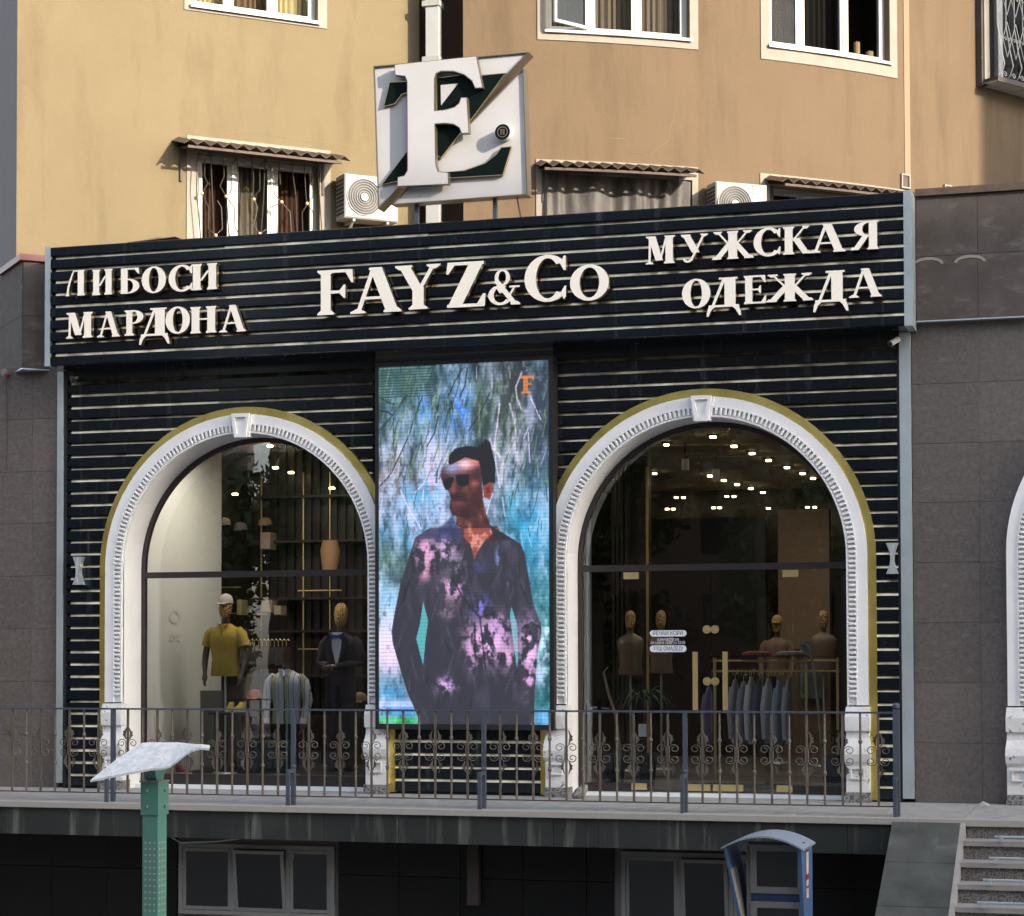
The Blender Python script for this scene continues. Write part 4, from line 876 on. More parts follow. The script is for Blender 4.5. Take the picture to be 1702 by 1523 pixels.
def window(F, hole, label, muls, curtains, name='window', sill=True, openleaf=None, grp=None):
    s0, s1, z0, z1 = hole; c = F((s0+s1)/2, .12, z0); t = thing(name, label, 'window', c)
    m_ = M(); frame_rect(m_, s0, s1, z0, z1, .05, .10, .17); fx(m_, F).build('outer_frame', PVC, t)
    e = [s0+.05]+list(muls)+[s1-.05]
    for u in muls:
        m_ = M(); sbox(m_, u-.03, u+.03, .095, .17, z0+.05, z1-.05, 1); fx(m_, F).build('mullion', PVC, t)
    for i in range(len(e)-1):
        a, b = e[i]+(.03 if i else 0), e[i+1]-(.03 if i < len(e)-2 else 0)
        m_ = M(); frame_rect(m_, a+.004, b-.004, z0+.054, z1-.054, .035, .105, .16); fx(m_, F)
        m_.build('sash', PVC, t)
        m_ = M(); sbox(m_, a+.03, b-.03, .13, .137, z0+.08, z1-.08, 1); fx(m_, F).build('pane', GLASSU, t)
        cm = curtains[i]
        if cm is not None:
            m_ = M(); n = 26; pr = [(a-.04+(b-a+.08)*k/n, .30+.02*math.sin(k*1.9+i)) for k in range(n+1)]
            for k in range(n): m_.add([(pr[k][0], pr[k][1], z0), (pr[k+1][0], pr[k+1][1], z0), (pr[k+1][0], pr[k+1][1], z1), (pr[k][0], pr[k][1], z1)], [(0, 1, 2, 3)])
            fx(m_, F).build('curtain', cm, t, smooth=True)
    m_ = M(); m_.add([(s0-.3, .9, z0-.3), (s1+.3, .9, z0-.3), (s1+.3, .9, z1+.3), (s0-.3, .9, z1+.3), (s0-.05, .225, z0-.05), (s1+.05, .225, z0-.05), (s1+.05, .225, z1+.05), (s0-.05, .225, z1+.05)],
                     [(0, 1, 2, 3), (0, 4, 5, 1), (1, 5, 6, 2), (2, 6, 7, 3), (3, 7, 4, 0)]); fx(m_, F).build('room_lining', RDRK, t)
    if sill:
        m_ = M(); sbox(m_, s0-.03, s1+.03, -.05, .1, z0-.012, z0+.004, 2); sbox(m_, s0-.03, s1+.03, -.055, -.05, z0-.035, z0+.004, 2); fx(m_, F).build('sill', PVC, t)
    return t
f = lambda h, *a: [h[0]+(h[1]-h[0])*x for x in a]
wa = window(lwf, uL, 'window at top left with pale yellow blinds beside its middle sash', [wl(384, 10)[0], wl(457, 25)[0]], [CURY, WICK, CURY])
wb = window(lwf, lL, 'lower left window with brown curtains behind an ornate wire grille', [wl(391, 300)[0], wl(458, 300)[0]], [CURT, CURB, CURT], sill=False)
w1 = window(cwf, W1, 'upper window with its left sash opened outwards, above the brown curved wall', [wc(984, 40)[0], wc(1062, 40)[0]], [CURB, CURB, CURB])  # beige curtains stand in for the warm wall mirrored in the panes
w2 = window(cwf, W2, 'upper window with dark curtain and two candles on the sill', [wc(1337, 60)[0], wc(1411, 60)[0]], [CURD, CURD, None])
w3 = window(cwf, A2, 'lower right window hidden under a corrugated awning beside the sign end', [wc(1340, 320)[0], wc(1410, 330)[0]], [CURD, CURD, CURD], sill=False)
# opened sash of w1
s0, s1, z0, z1 = W1; hx = wc(978, 40)[0]; m_ = M(); frame_rect(m_, -.56, 0, z0+.06, z1-.06, .04, -.02, .02)
sash = Matrix.Translation(Vector(cwf(hx, .09, 0))) @ Matrix.Rotation(TH0+hx/RC+R(28), 4, 'Z'); m_.xf(sash); m_.build('opened_sash', PVC, w1)
m_ = M(); m_.box(-.53, -.03, -.003, .003, z0+.1, z1-.1); m_.xf(sash); m_.build('opened_pane', GLASSU, w1)
for px, py, h, r_ in ((1424, 98, .19, .045), (1445, 101, .09, .055)):
    s_, z_ = wc(px, py, .2); p = cwf(s_, .2, 0); m_ = M(); m_.loft([(W2[2]+.085, r_, r_, p[0], p[1]), (W2[2]+.085+h, r_, r_, p[0], p[1])], 12); m_.tube([(p[0], p[1], W2[2]+.08+h), (p[0], p[1], W2[2]+.11+h)], .004, 4)
    m_.build('candle', CANDLE, smooth=False, label=('tall' if h > .1 else 'short wide')+' yellow candle standing on the sill inside the dark upper window', cat='candle')
# tarpaulin over window A1
TARP = mat('grey_tarpaulin', (.085, .075, .068), .62, .0, col2=(.04, .036, .032), scale=7, stretch=(3, 3, .7), bump=.4, bscale=9)
m_ = M(); s0, s1 = wc(905, 320)[0], wc(1152, 320)[0]; zt = A1[3]-.02; zb_ = 5.3; nx, nz = 70, 16
for j in range(nz+1):
    for i in range(nx+1):
        u = i/nx; v = j/nz; ph = 60*u+4*math.sin(9*u)-6*v*math.sin(6*u); d = -.02-.03*math.sin(ph)*(.35+v)-.03*math.sin(23*u+3*v)-.05*v-.05*math.exp(-((u-.43-.22*(1-v)*-1)*9)**2)
        m_.v.append((s0+(s1-s0)*(u*(1-.02*v)+.01*math.sin(8*v)*(u-.5)), d, zt-(zt-zb_)*v))
for j in range(nz):
    for i in range(nx): a = j*(nx+1)+i; m_.f.append((a, a+1, a+nx+2, a+nx+1)); m_.m.append(0)
fx(m_, cwf).build('tarpaulin', TARP, smooth=True, label='silvery grey tarpaulin hung in folds over the lower middle window', cat='tarpaulin')
# ---------------------------------------------------------------- awnings
def awning(F, W, pl, pr_, label, d_=.5, drop=.14, legs=True):
    sa, za = W(*pl, -d_); sb, zb = W(*pr_, -d_); z = (za+zb)/2
    t = thing('awning', label, 'awning', F((sa+sb)/2, 0, z), group='corrugated awnings over the lower windows')
    n = 26; m_ = M(); pr = []
    for k in range(n+1): pr.append((sa+(sb-sa)*k/n, .055 if k % 2 else 0))
    for k in range(n):
        (a, ha), (b, hb) = pr[k], pr[k+1]
        m_.add([(a, -d_, z+ha), (b, -d_, z+hb), (b, 0, z+hb+drop), (a, 0, z+ha+drop), (a, -d_, z+ha+.006), (b, -d_, z+hb+.006), (b, 0, z+hb+drop+.006), (a, 0, z+ha+drop+.006)], [(3, 2, 1, 0), (4, 5, 6, 7), (0, 1, 5, 4)])
    fx(m_, F).build('corrugated_sheet', TIN, t)
    m_ = M(); sbox(m_, sa+.06, sb-.1, -d_+.03, -d_+.06, z-.035, z-.003, 4); fx(m_, F).build('front_bar', TIN, t)
    m_ = M(); sbox(m_, sa+.06, sb-.1, -.03, 0, z+drop-.06, z+drop-.01, 4); fx(m_, F).build('wall_bar', IRON, t)
    for s_ in (sa+.1, sb-.2):
        m_ = M(); sbox(m_, s_, s_+.03, -.03, -.0, z-.35, z+drop-.05, 1); m_.add([(s_, -d_+.05, z-.04), (s_+.03, -d_+.05, z-.04), (s_+.03, -.0, z+drop-.08), (s_, 0, z+drop-.08), (s_, -d_+.05, z-.01), (s_+.03, -d_+.05, z-.01), (s_+.03, 0, z+drop-.05), (s_, 0, z+drop-.05)], [(0, 1, 2, 3), (4, 5, 6, 7), (0, 1, 5, 4), (0, 3, 7, 4), (1, 2, 6, 5)])
        fx(m_, F); m_.build('bracket', IRON, t)
    return t
awning(lwf, wl, (306, 241), (583, 266), 'rusty corrugated awning over the curtained window left of the white logo board')
awning(cwf, wc, (898, 274), (1172, 292), 'rusty corrugated awning over the grey tarpaulin, middle of the three')
awning(cwf, wc, (1300, 305), (1532, 327), 'rusty corrugated awning rightmost, half hidden behind the end of the sign')
# ---------------------------------------------------------------- wire grille on the lower left window
gr = thing('window_grille', 'bent wire grille with pale rosettes before the lower left window', 'grille', lwf((lL[0]+lL[1])/2, -.1, 6.2))
gz = lL[3]-.03; 
def G_(px, py): s_, z_ = wl(px, py, -.12); return (s_, -.12, z_)
def gline(pts, r_=.007, nm='wire', mt=IRON):
    m_ = M(); m_.tube([lwf(*G_(300+a/4.48, 220+b/4.48)) for a, b in pts], r_, 5); m_.build(nm, mt, gr)
for p in ([(130, 150), (118, 420), (150, 790)], [(180, 200), (180, 330), (205, 380), (160, 450), (210, 560), (205, 720), (262, 765), (312, 720), (305, 560), (275, 510)], [(225, 170), (250, 790)], [(420, 190), (378, 250), (382, 430), (340, 480), (400, 560), (405, 700), (440, 775)], [(320, 170), (325, 330), (295, 400), (340, 480), (345, 500), (360, 780)],
          [(420, 190), (440, 480), (470, 780)], [(525, 170), (545, 330), (540, 480)], [(630, 200), (590, 260), (590, 430), (540, 490), (500, 440)], [(545, 500), (575, 560), (545, 690), (590, 760), (640, 720)], [(630, 200), (620, 480), (600, 770)], [(630, 200), (685, 270), (700, 460), (755, 525), (815, 590), (825, 740)], [(730, 200), (745, 390)], [(755, 525), (670, 560)],
          [(825, 230), (860, 480), (868, 740)], [(920, 230), (935, 480), (945, 535), (990, 600), (985, 740)], [(1020, 230), (980, 270), (985, 480), (945, 535), (905, 600), (910, 740)], [(1020, 230), (1040, 550), (1052, 740)], [(130, 165), (620, 195), (1020, 232)], [(215, 150), (195, 175), (240, 178), (215, 150)], [(825, 225), (810, 245), (850, 248), (825, 225)]): gline(p)
for x, y in ((160, 455), (340, 478), (262, 768), (590, 757), (753, 520), (943, 532), (547, 500), (497, 226)):
    c = lwf(*G_(300+x/4.48, 220+y/4.48)); m_ = M(); m_.loft([(c[2]-.022, .006, .006, c[0], c[1]), (c[2]-.015, .018, .018, c[0], c[1]), (c[2], .024, .024, c[0], c[1]), (c[2]+.015, .018, .018, c[0], c[1]), (c[2]+.022, .006, .006, c[0], c[1])], 8); m_.build('rosette', CANDLE, gr)
# ---------------------------------------------------------------- air conditioners
def acunit(F, W, pl, pr_, d0, label):
    sa, zt = W(*pl, -d0-.30); sb, _ = W(*pr_, -d0-.30); H = .56; zb = zt-H
    t = thing('air_conditioner', label, 'air conditioner', F((sa+sb)/2, -d0-.15, zb), group='outdoor air conditioner units')
    m_ = M(); m_.cbox(sa, sb, -d0-.30, -d0, zb, zt, .015); fx(m_, F).build('casing', ACW, t)
    cx_ = sa+(sb-sa)*.36; cz_ = zt-H*.5; r_ = .235
    m_ = M(); m_.cyl_y(cx_, cz_, r_, -d0-.306, -d0-.30, 32); fx(m_, F).build('fan_opening', ACG, t)
    for q in range(6):
        rr_ = r_*(1-q*.135)
        m_ = M(); m_.strip_xz([((cx_+rr_*math.cos(a), cz_+rr_*math.sin(a)), (cx_+(rr_-.007)*math.cos(a), cz_+(rr_-.007)*math.sin(a))) for a in [2*math.pi*i/32 for i in range(32)]], -d0-.316, -d0-.308, closed=True); fx(m_, F).build('grille_ring', ACW if q == 0 else KG, t)
    m_ = M(); m_.cyl_y(cx_, cz_, .05, -d0-.324, -d0-.306, 20)
    fx(m_, F).build('fan_hub', ACW, t)
    m_ = M(); frame_rect(m_, sa+.03, cx_+r_+.03, zb+.02, zt-.02, .008, -d0-.307, -d0-.30); m_.box(sb-.28, sb-.06, -d0-.305, -d0-.3, zt-.12, zt-.105); fx(m_, F).build('front_trim', ACW, t)
    for q in range(9):
        m_ = M(); m_.box(sa-.006, sa, -d0-.27, -d0-.03, zb+.06+q*.052, zb+.09+q*.052); fx(m_, F).build('side_slot', ACG, t)
    for s_ in (sa+.12, sb-.15):
        m_ = M(); m_.box(s_, s_+.03, -d0-.28, 0, zb-.03, zb-.002); m_.add([(s_, 0, zb-.25), (s_+.03, 0, zb-.25), (s_+.03, -d0-.25, zb-.03), (s_, -d0-.25, zb-.03), (s_, 0, zb-.21), (s_+.03, 0, zb-.21), (s_+.03, -d0-.2, zb-.03), (s_, -d0-.2, zb-.03)], [(0, 1, 2, 3), (4, 5, 6, 7), (0, 3, 7, 4), (1, 2, 6, 5)])
        fx(m_, F).build('wall_bracket', ACW, t)
acunit(lwf, wl, (573, 288), (662, 296), .06, 'air conditioner on the ochre wall, partly behind the white logo board')
acunit(cwf, wc, (1190, 301), (1275, 306), .05, 'air conditioner between the tarpaulin window and the rightmost awning')
# downpipe with brackets
pp = at(721, 100, 3.49); dp = thing('downpipe', 'white downpipe in the recess behind the logo board', 'downpipe', (pp.x, 3.49, ZB))
M().box(pp.x-.085, pp.x+.085, 3.42, 3.56, ZB, ZTOP-.1).build('pipe', PVC, dp)
for py in (5, 98): z_ = at(721, py, 3.42).z; M().box(pp.x-.13, pp.x+.1, 3.40, 3.60, z_-.035, z_+.035).build('pipe_bracket', ACW, dp)
# vents on the curved wall
for (px, py, w_, h_, lab) in ((1504, 302, .12, .16, 'white vent outlet just above the right end of the sign'), (1574, 318, .10, .13, 'small square vent grille above the brown capping on the right')):
    s_, z_ = wc(px, py); t = thing('wall_vent', lab, 'vent', cwf(s_, 0, z_-h_/2)); m_ = M(); frame_rect(m_, s_-w_/2-.02, s_+w_/2+.02, z_-h_/2-.02, z_+h_/2+.02, .022, -.03, -.001); fx(m_, cwf).build('vent_frame', TRIM, t)
    m_ = M(); m_.box(s_-w_/2, s_+w_/2, -.012, -.002, z_-h_/2, z_+h_/2); fx(m_, cwf).build('vent_mesh', IRON if px < 1550 else KG, t)
# ---------------------------------------------------------------- caged bay window, upper right
by = thing('caged_window', 'window behind a bulging white scrollwork cage at the top right corner', 'window', cwf((BY[0]+BY[1])/2, -.1, BY[2]))
s0, s1, z0, z1 = BY
m_ = M(); sbox(m_, s0-.13, s0-.02, -.12, -.0, z0-.10, z1, 1); fx(m_, cwf).build('side_cheek', TRIM, by)
m_ = M(); sbox(m_, s0-.17, s0-.132, -.10, -.0, z0-.12, z1, 1); fx(m_, cwf).build('corner_strip', GRANB, by)
n = 9
for k in range(n):
    a = s0-.12+(s1+.1-s0)*k/n; m_ = M(); m_.box(a+.008, a+(s1+.1-s0)/n-.008, -.34, -.0, z0-.10, z0-.07); fx(m_, cwf).build('shelf_slab', mat('pale_green_slab', (.42, .43, .38), .6) if k == 0 else bpy.data.materials['pale_green_slab'], by)
m_ = M(); sbox(m_, s0-.14, s1+.1, -.35, -.0, z0-.069, z0-.04, 3); sbox(m_, s0-.14, s1+.1, -.36, -.34, z0-.11, z0-.04, 3); fx(m_, cwf).build('shelf_frame', IRON, by)
m_ = M(); frame_rect(m_, s0, s1, z0, z1, .07, .08, .16); sbox(m_, s0+.42, s0+.53, .07, .16, z0, z1, 1); fx(m_, cwf).build('frame', PVC, by)
m_ = M(); sbox(m_, s0+.05, s1-.05, .12, .127, z0, z1, 1); fx(m_, cwf).build('pane', GLASSU, by)
m_ = M(); sbox(m_, s0-.1, s1+.1, .5, .51, z0-.1, z1, 1); fx(m_, cwf).build('room_lining', RDRK, by)
CAGE = mat('white_cage_paint', (.50, .49, .46), .55)
for k in range(10):
    a = s0+.0+k*.19
    m_ = M(); m_.tube([cwf(a, -.24, z1), cwf(a, -.24, z0+.75), cwf(a, -.30, z0+.40), cwf(a, -.36, z0+.15), cwf(a, -.30, z0+.02), cwf(a, -.22, z0-.04)], .009, 6); m_.build('cage_bar', CAGE, by)
    for zz_ in (z0+.55, z0+1.15):
        m_ = M(); m_.tube([cwf(a, -.26, zz_-.25), cwf(a+.095, -.26, zz_), cwf(a+.19, -.26, zz_+.25)], .006, 5); m_.tube([cwf(a+.19, -.262, zz_-.25), cwf(a+.095, -.262, zz_), cwf(a, -.262, zz_+.25)], .006, 5); m_.build('cage_diagonal', CAGE, by)
        for sg in (-1, 1):
            sp = [cwf(a+.095+sg*(.055-.035*math.exp(-q*.25)*math.cos(q)*1.2), -.268, zz_+.035*math.exp(-q*.25)*math.sin(q)*1.2) for q in [i*.6 for i in range(14)]]
            M().tube(sp, .005, 4).build('cage_scroll', CAGE, by)
    sp = [cwf(a+.09-.05*math.exp(-q*.2)*math.cos(q), -.30, z0+.03+.05*math.exp(-q*.2)*math.sin(q)) for q in [i*.6 for i in range(14)]]
    M().tube(sp, .006, 4).build('cage_scroll', CAGE, by)
# unseen block added further right to throw the soft shade at the top right
sp_ = Vector(cwf(wc(1630, 250)[0], 0, 0)); wx, wy = sp_.x+26*S.x/math.cos(SUN_EL)*1, sp_.y+26*S.y/math.cos(SUN_EL)
m_ = M(); m_.box(wx, wx+10, wy, wy+9, GZ, 24); m_.build('shade_block', BROWN, label='unseen brown rendered block added far right to shade the top right wall', cat='apartment house')
# ================================================================= RAILING
RY = -1.9
rl = thing('railing', 'slate blue and bronze wrought iron railing along the terrace edge', 'railing', (-.2, RY, 0))
TOPZ = at(800, 1181, RY).z
PX = [-7.3, -5.25, -3.2, -1.15, .9, 2.95, 4.98]
for a, b in zip(PX[:-1], PX[1:]): M().box(a, b, RY-.022, RY+.022, TOPZ-.012, TOPZ+.006).build('top_rail', RAIL, rl); M().box(a, b, RY-.009, RY+.009, .085, .097).build('bottom_rail', IRON, rl)
Wr = .0115
plain = M().tube([(0, 0, .09), (0, 0, TOPZ-.01)], Wr*1.25, 4).mesh('baluster', BAL)
kn_ = M(); kn_.tube([(0, 0, .09), (0, 0, TOPZ-.01)], Wr, 6)
for zc in (.40, .70): kn_.loft([(zc-.022, .012, .012, 0, 0), (zc-.012, .018, .018, 0, 0), (zc, .021, .021, 0, 0), (zc+.012, .018, .018, 0, 0), (zc+.022, .012, .012, 0, 0)], 8)
knob = kn_.mesh('baluster_knuckled', BAL)
def scroll_side(sg, m_):
    pts = []
    # two opposed spirals joined by an arc bulging at the baluster
    up = [(.066-.052*math.cos(q)*math.exp(-q*.11), .050+.050*math.sin(q)*math.exp(-q*.15)) for q in [i*.40 for i in range(21)]]
    path = [(x*sg, -.014, z) for x, z in up[::-1]]
    mid = [(.018*sg, -.014, .02), (.013*sg, -.014, 0), (.018*sg, -.014, -.02)]
    lo = [(x*sg, -.014, -z) for x, z in up]
    m_.tube(path+mid+lo, .0048, 5); return m_
scr_m = scroll_side(-1, scroll_side(1, M())).mesh('scroll', BAL)
def leaf_mesh():
    cl_ = [(.028, 0, .005), (.040, .03, .011), (.045, .06, .014), (.038, .09, .011), (.026, .115, .007), (.018, .138, .004)]
    L_ = [(x-w_, z) for x, z, w_ in cl_]; R_ = [(x+w_, z) for x, z, w_ in cl_]
    R_ = R_[:2]+[(.070, .045)]+R_[2:3]+[(.066, .085)]+R_[3:]
    return tri_fan(M(), L_[::-1]+R_, -.014, -.009, 0)
leafm = leaf_mesh().mesh('leaf', BAL)
rq = random.Random(5)
for bi, (a, b) in enumerate(zip(PX[:-1], PX[1:])):
    for k in range(1, 12):
        x = a+(b-a)*k/12
        if k % 2: 
            put('baluster', plain, rl, T(x, RY, 0)); put('scroll', scr_m, rl, T(x, RY, .565))
            for sg in (0, 1):
                for up_ in (0, 1):
                    if rq.random() < (.72 if up_ else .88):
                        mm = T(x, RY, .655 if up_ else .475) @ Matrix.Rotation(math.pi*sg, 4, 'Z')
                        if not up_: mm = mm @ Matrix.Rotation(math.pi, 4, 'X')
                        put('leaf', leafm, rl, mm @ Matrix.Rotation(rq.uniform(-.15, .15), 4, 'Y') @ Matrix.Scale(rq.uniform(.8, 1), 4))
        else: put('baluster', knob, rl, T(x, RY, 0))
for x in PX[1:]:
    last = x == PX[-1]
    w_ = .03 if last else .021
    m_ = M(); m_.box(x-w_, x+w_, RY-w_, RY+w_, .0, TOPZ+.0 if not last else TOPZ+.03)
    if last: m_.loft([(TOPZ+.03, .02, .02, x, RY), (TOPZ+.045, .033, .033, x, RY), (TOPZ+.07, .036, .036, x, RY), (TOPZ+.09, .02, .02, x, RY)], 10)
    else: m_.loft([(.385, .024, .024, x, RY), (.40, .032, .032, x, RY), (.415, .024, .024, x, RY)], 8)
    m_.build('post', RAIL, rl)
    m_ = M(); m_.box(x-.018, x+.018, RY-.16, RY-.124, 0, .37); m_.box(x-.018, x+.018, RY-.124, RY-.02, .335, .37); m_.build('post_stay', RAIL, rl)
# ================================================================= TEAL POST WITH WHITE CANOPY
LY = -6.0
pa, pb = at(236, 1400, LY), at(278, 1400, LY); xc = (pa.x+pb.x)/2; ztp = at(257, 1300, LY).z
lp = thing('perforated_post', 'teal perforated square post carrying a wavy white canopy, in front of the railing at left', 'post', (xc, LY, GZ), R(85))
LM = wm(lp); hw = .072; zr = ztp-GZ
def lpb(m_, nm, mt, **k): m_.xf(LM); return m_.build(nm, mt, lp, **k)
lpb(M().box(-hw, hw, -hw, hw, 0, zr-.2), 'pole', TEAL)
lpb(M().box(-hw-.012, hw+.012, -hw-.012, hw+.012, zr-.27, zr), 'sleeve', TEAL)
for (x, y) in ((-hw-.02, .02), (.02, -hw-.02)):
    for z in (zr-.2, zr-.07):
        m_ = M(); m_.loft([(z-.012, .012, .012, x, y), (z+.012, .012, .012, x, y)], 8); lpb(m_, 'bolt', TEAL)
m_ = M()
for i in range(45):
    z = zr-.50-i*.051
    for c in (-.042, 0, .042):
        m_.cyl_y(c, z, .0085, -hw-.0025, -hw-.001, 8)
pf = M(); pf.v = list(m_.v); pf.f = list(m_.f); pf.m = list(m_.m)
q_ = M(); 
for i in range(45):
    z = zr-.50-i*.051
    for c in (-.042, 0, .042): q_.cyl_y(c, z, .0085, -hw-.0025, -hw-.001, 8)
q_.xf(Matrix.Rotation(R(-90), 4, 'Z'))
pf.add(q_.v, q_.f); lpb(pf, 'perforation', TEALD, kind='stuff')
lpb(M().box(-hw-.02, hw+.02, -hw-.02, hw+.02, zr, zr+.015), 'cap_plate', KG)
m_ = M(); m_.add([(-.05, -.05, zr+.014), (.05, -.05, zr+.014), (.05, .05, zr+.014), (-.05, .05, zr+.014), (-.12, -.06, zr+.16), (.1, -.06, zr+.16), (.1, .06, zr+.16), (-.12, .06, zr+.16)], [(0, 3, 2, 1), (4, 5, 6, 7), (0, 1, 5, 4), (1, 2, 6, 5), (2, 3, 7, 6), (3, 0, 4, 7)]); lpb(m_, 'canopy_bracket', TEAL)
near = [(150, 1297), (178, 1291), (205, 1286), (232, 1281), (252, 1277), (268, 1277), (282, 1273), (296, 1263), (308, 1253), (320, 1246), (332, 1243), (348, 1244)]
far = [(236, 1235), (246, 1234), (256, 1234), (266, 1234), (276, 1234), (286, 1234), (296, 1234), (306, 1235), (316, 1236), (325, 1237), (336, 1238), (349, 1240)]
NA = [at(x, y, LY-.25) for x, y in near]; FA = [at(x, y, LY+.2) for x, y in far]
m_ = M(); n = len(NA)
for j in range(7):
    for i in range(n):
        t = j/6; p = NA[i]*(1-t)+FA[i]*t; m_.v.append((p.x, p.y, p.z+.015*math.sin(t*math.pi)))
for j in range(6):
    for i in range(n-1): a = j*n+i; m_.f.append((a, a+1, a+n+1, a+n)); m_.m.append(0)
b = len(m_.v)
for j in range(7):
    for i in range(n): x, y, z = m_.v[j*n+i]; m_.v.append((x, y, z-.018))
for j in range(6):
    for i in range(n-1): a = b+j*n+i; m_.f.append((a+n, a+n+1, a+1, a)); m_.m.append(0)
for i in range(n-1): m_.f += [(b+i, b+i+1, i+1, i), (6*n+i, 6*n+i+1, b+6*n+i+1, b+6*n+i)]; m_.m += [0, 0]
for j in range(6): m_.f += [(j*n, (j+1)*n, b+(j+1)*n, b+j*n), (j*n+n-1, b+j*n+n-1, b+(j+1)*n+n-1, (j+1)*n+n-1)]; m_.m += [0, 0]
m_.build('canopy', CANOPY, lp, smooth=True)
# ================================================================= KIOSK
KY = -4.5
def kx(px): return at(px, 1460, KY).x
def kz(py): return at(1290, py, KY).z
kk = thing('payment_kiosk', 'blue and grey street kiosk with arched roof and dark screen, below the entrance', 'kiosk', (kx(1295), KY+.2, GZ))
x0, x1 = kx(1241), kx(1338)
M().box(x0, x1, KY, KY+.34, GZ, kz(1411)).build('cabinet', KG, kk)
def kframe(px0, px1, py0, py1, gx, gz, nm, lab=None):
    a, b, c, d = kx(px0), kx(px1), kz(py1), kz(py0); m_ = M()
    for q in ((a, b, c, c+gz), (a, b, d-gz, d), (a, a+gx, c+gz, d-gz), (b-gx, b, c+gz, d-gz)): m_.box(q[0], q[1], KY-.03, KY-.001, q[2], q[3])
    o = m_.build(nm, KG, kk); M().box(a+gx-.002, b-gx+.002, KY-.015, KY-.002, c+gz, d-gz).build('screen', SCR, o)
kframe(1248, 1337, 1404, 1485, .055, .055, 'door_frame'); kframe(1248, 1339, 1498, 1600, .055, .055, 'door_frame')
M().box(kx(1249), kx(1338), KY-.02, KY-.001, kz(1497), kz(1487)).build('band', NAVY, kk)
for px0, px1, ptop, pbot, nm in ((1213, 1241, 1406, 1240, 'left_wing'), (1336, 1362, 1408, 1350, 'right_wing')):
    a0, a1 = kx(px0), kx(px1); zt = kz(1404); zb_ = zt-.85
    m_ = M()
    if nm == 'left_wing':
        m_.add([(a0, KY-.28, zt), (a0+.02, KY-.28, zt), (a0+.02, KY+.3, zt), (a0, KY+.3, zt), (a0+.14, KY-.1, zb_), (a0+.16, KY-.1, zb_), (a0+.16, KY+.3, zb_), (a0+.14, KY+.3, zb_)], [(0, 1, 2, 3), (0, 4, 5, 1), (4, 7, 6, 5), (1, 5, 6, 2), (3, 2, 6, 7), (0, 3, 7, 4)])
        o = m_.build('side_wing', KB, kk)
        m_ = M(); m_.add([(a0+.024, KY-.25, zt-.03), (a0+.024, KY+.05, zt-.03), (a0+.164, KY+.05, zb_), (a0+.164, KY-.08, zb_)], [(0, 1, 2, 3)]); m_.build('inner_lining', KD, kk)
    else:
        xr = kx(1340)
        m_.add([(xr-.03, KY-.26, zt), (xr, KY-.26, zt), (xr, KY+.34, zt), (xr-.03, KY+.34, zt), (xr-.03, KY-.06, zb_), (xr, KY-.06, zb_), (xr, KY+.34, zb_), (xr-.03, KY+.34, zb_)], [(0, 1, 2, 3), (0, 4, 5, 1), (4, 7, 6, 5), (1, 5, 6, 2), (3, 2, 6, 7), (0, 3, 7, 4)])
        m_.build('side_wing', KB, kk)
        z = zt-.04; ST = [(0, .22, RED), (.015, .16, PVC), (.24, .36, PVC), (.27, .30, RED)]
        M().box(xr, xr+.002, KY-.02, KY+.14, z-.40, z).build('sticker', RED, kk)
        for a, b in ((.02, .20), (.25, .30), (.32, .40)): M().box(xr+.0025, xr+.003, KY-.005, KY+.12, z-b, z-a).build('sticker_print', PVC, kk)
ra, rb_ = kx(1211), kx(1345); zl = kz(1405); zm = kz(1386)+.005; m_ = M(); pr = []
for i in range(17):
    t = i/16; x = ra+(rb_-ra)*t; z = zl+(zm-zl)*(1-(2*t-1)**2); pr.append(((x, z), (x, z-.014)))
m_.strip_xz(pr, KY-.32, KY+.36); m_.build('arched_roof', mat('blue_grey_roof', (.20, .24, .30), .4), kk, smooth=True)
M().box(kx(1245), kx(1338), KY-.02, KY-.001, kz(1404), kz(1399)).build('head_panel', SCR, kk)
# ================================================================= BASEMENT WINDOWS
def bwin(px0, px1, muls, label, openi=None):
    YW = -1.7; a, b = at(px0, 1460, YW).x, at(px1, 1460, YW).x; z1 = at((px0+px1)/2, 1404 if px0 < 600 else 1418, YW).z; z0 = z1-.74
    t = thing('basement_window', label, 'window', ((a+b)/2, YW, z0))
    M().box(a, b, -1.672, -1.662, z0, z1).build('dark_room', RDRK, t)
    def fr(m_, a, b, c, d, w_, y0, y1):
        for q in ((a, b, c, c+w_), (a, b, d-w_, d), (a, a+w_, c+w_, d-w_), (b-w_, b, c+w_, d-w_)): m_.box(q[0], q[1], y0, y1, q[2], q[3])
        return m_
    fr(M(), a, b, z0, z1, .045, -1.72, -1.673).build('outer_frame', KG, t)
    e = [a+.045]+[at(q, 1460, YW).x for q in muls]+[b-.045]
    for i in range(len(e)-1):
        if i: M().box(e[i]-.022, e[i]+.022, -1.718, -1.673, z0+.045, z1-.045).build('mullion', KG, t)
        c, d = e[i]+(.024 if i else .002), e[i+1]-(.024 if i < len(e)-2 else .002)
        m_ = fr(M(), c, d, z0+.05, z1-.05, .035, -.02, .01); p = M().box(c+.03, d-.03, -.012, -.006, z0+.08, z1-.08)
        mt = Matrix.Translation((0, -1.69, z0+.05)) @ (Matrix.Rotation(R(7), 4, 'X') if i == openi else Matrix.Identity(4)) @ Matrix.Translation((0, 0, -z0-.05))
        m_.xf(mt).build('sash', KG, t, label='tilted open sash' if i == openi else None); p.xf(mt).build('pane', SCR, t)
bwin(298, 556, [388, 479], 'basement window at left with its middle sash tilted open', 1)
bwin(1033, 1290, [1130, 1215], 'basement window at right, partly behind the blue kiosk', 1)
m_ = M(); xp = at(787, 1460, -1.75).x; m_.box(xp-.06, xp+.06, -1.78, -1.695, -.98, -.29)
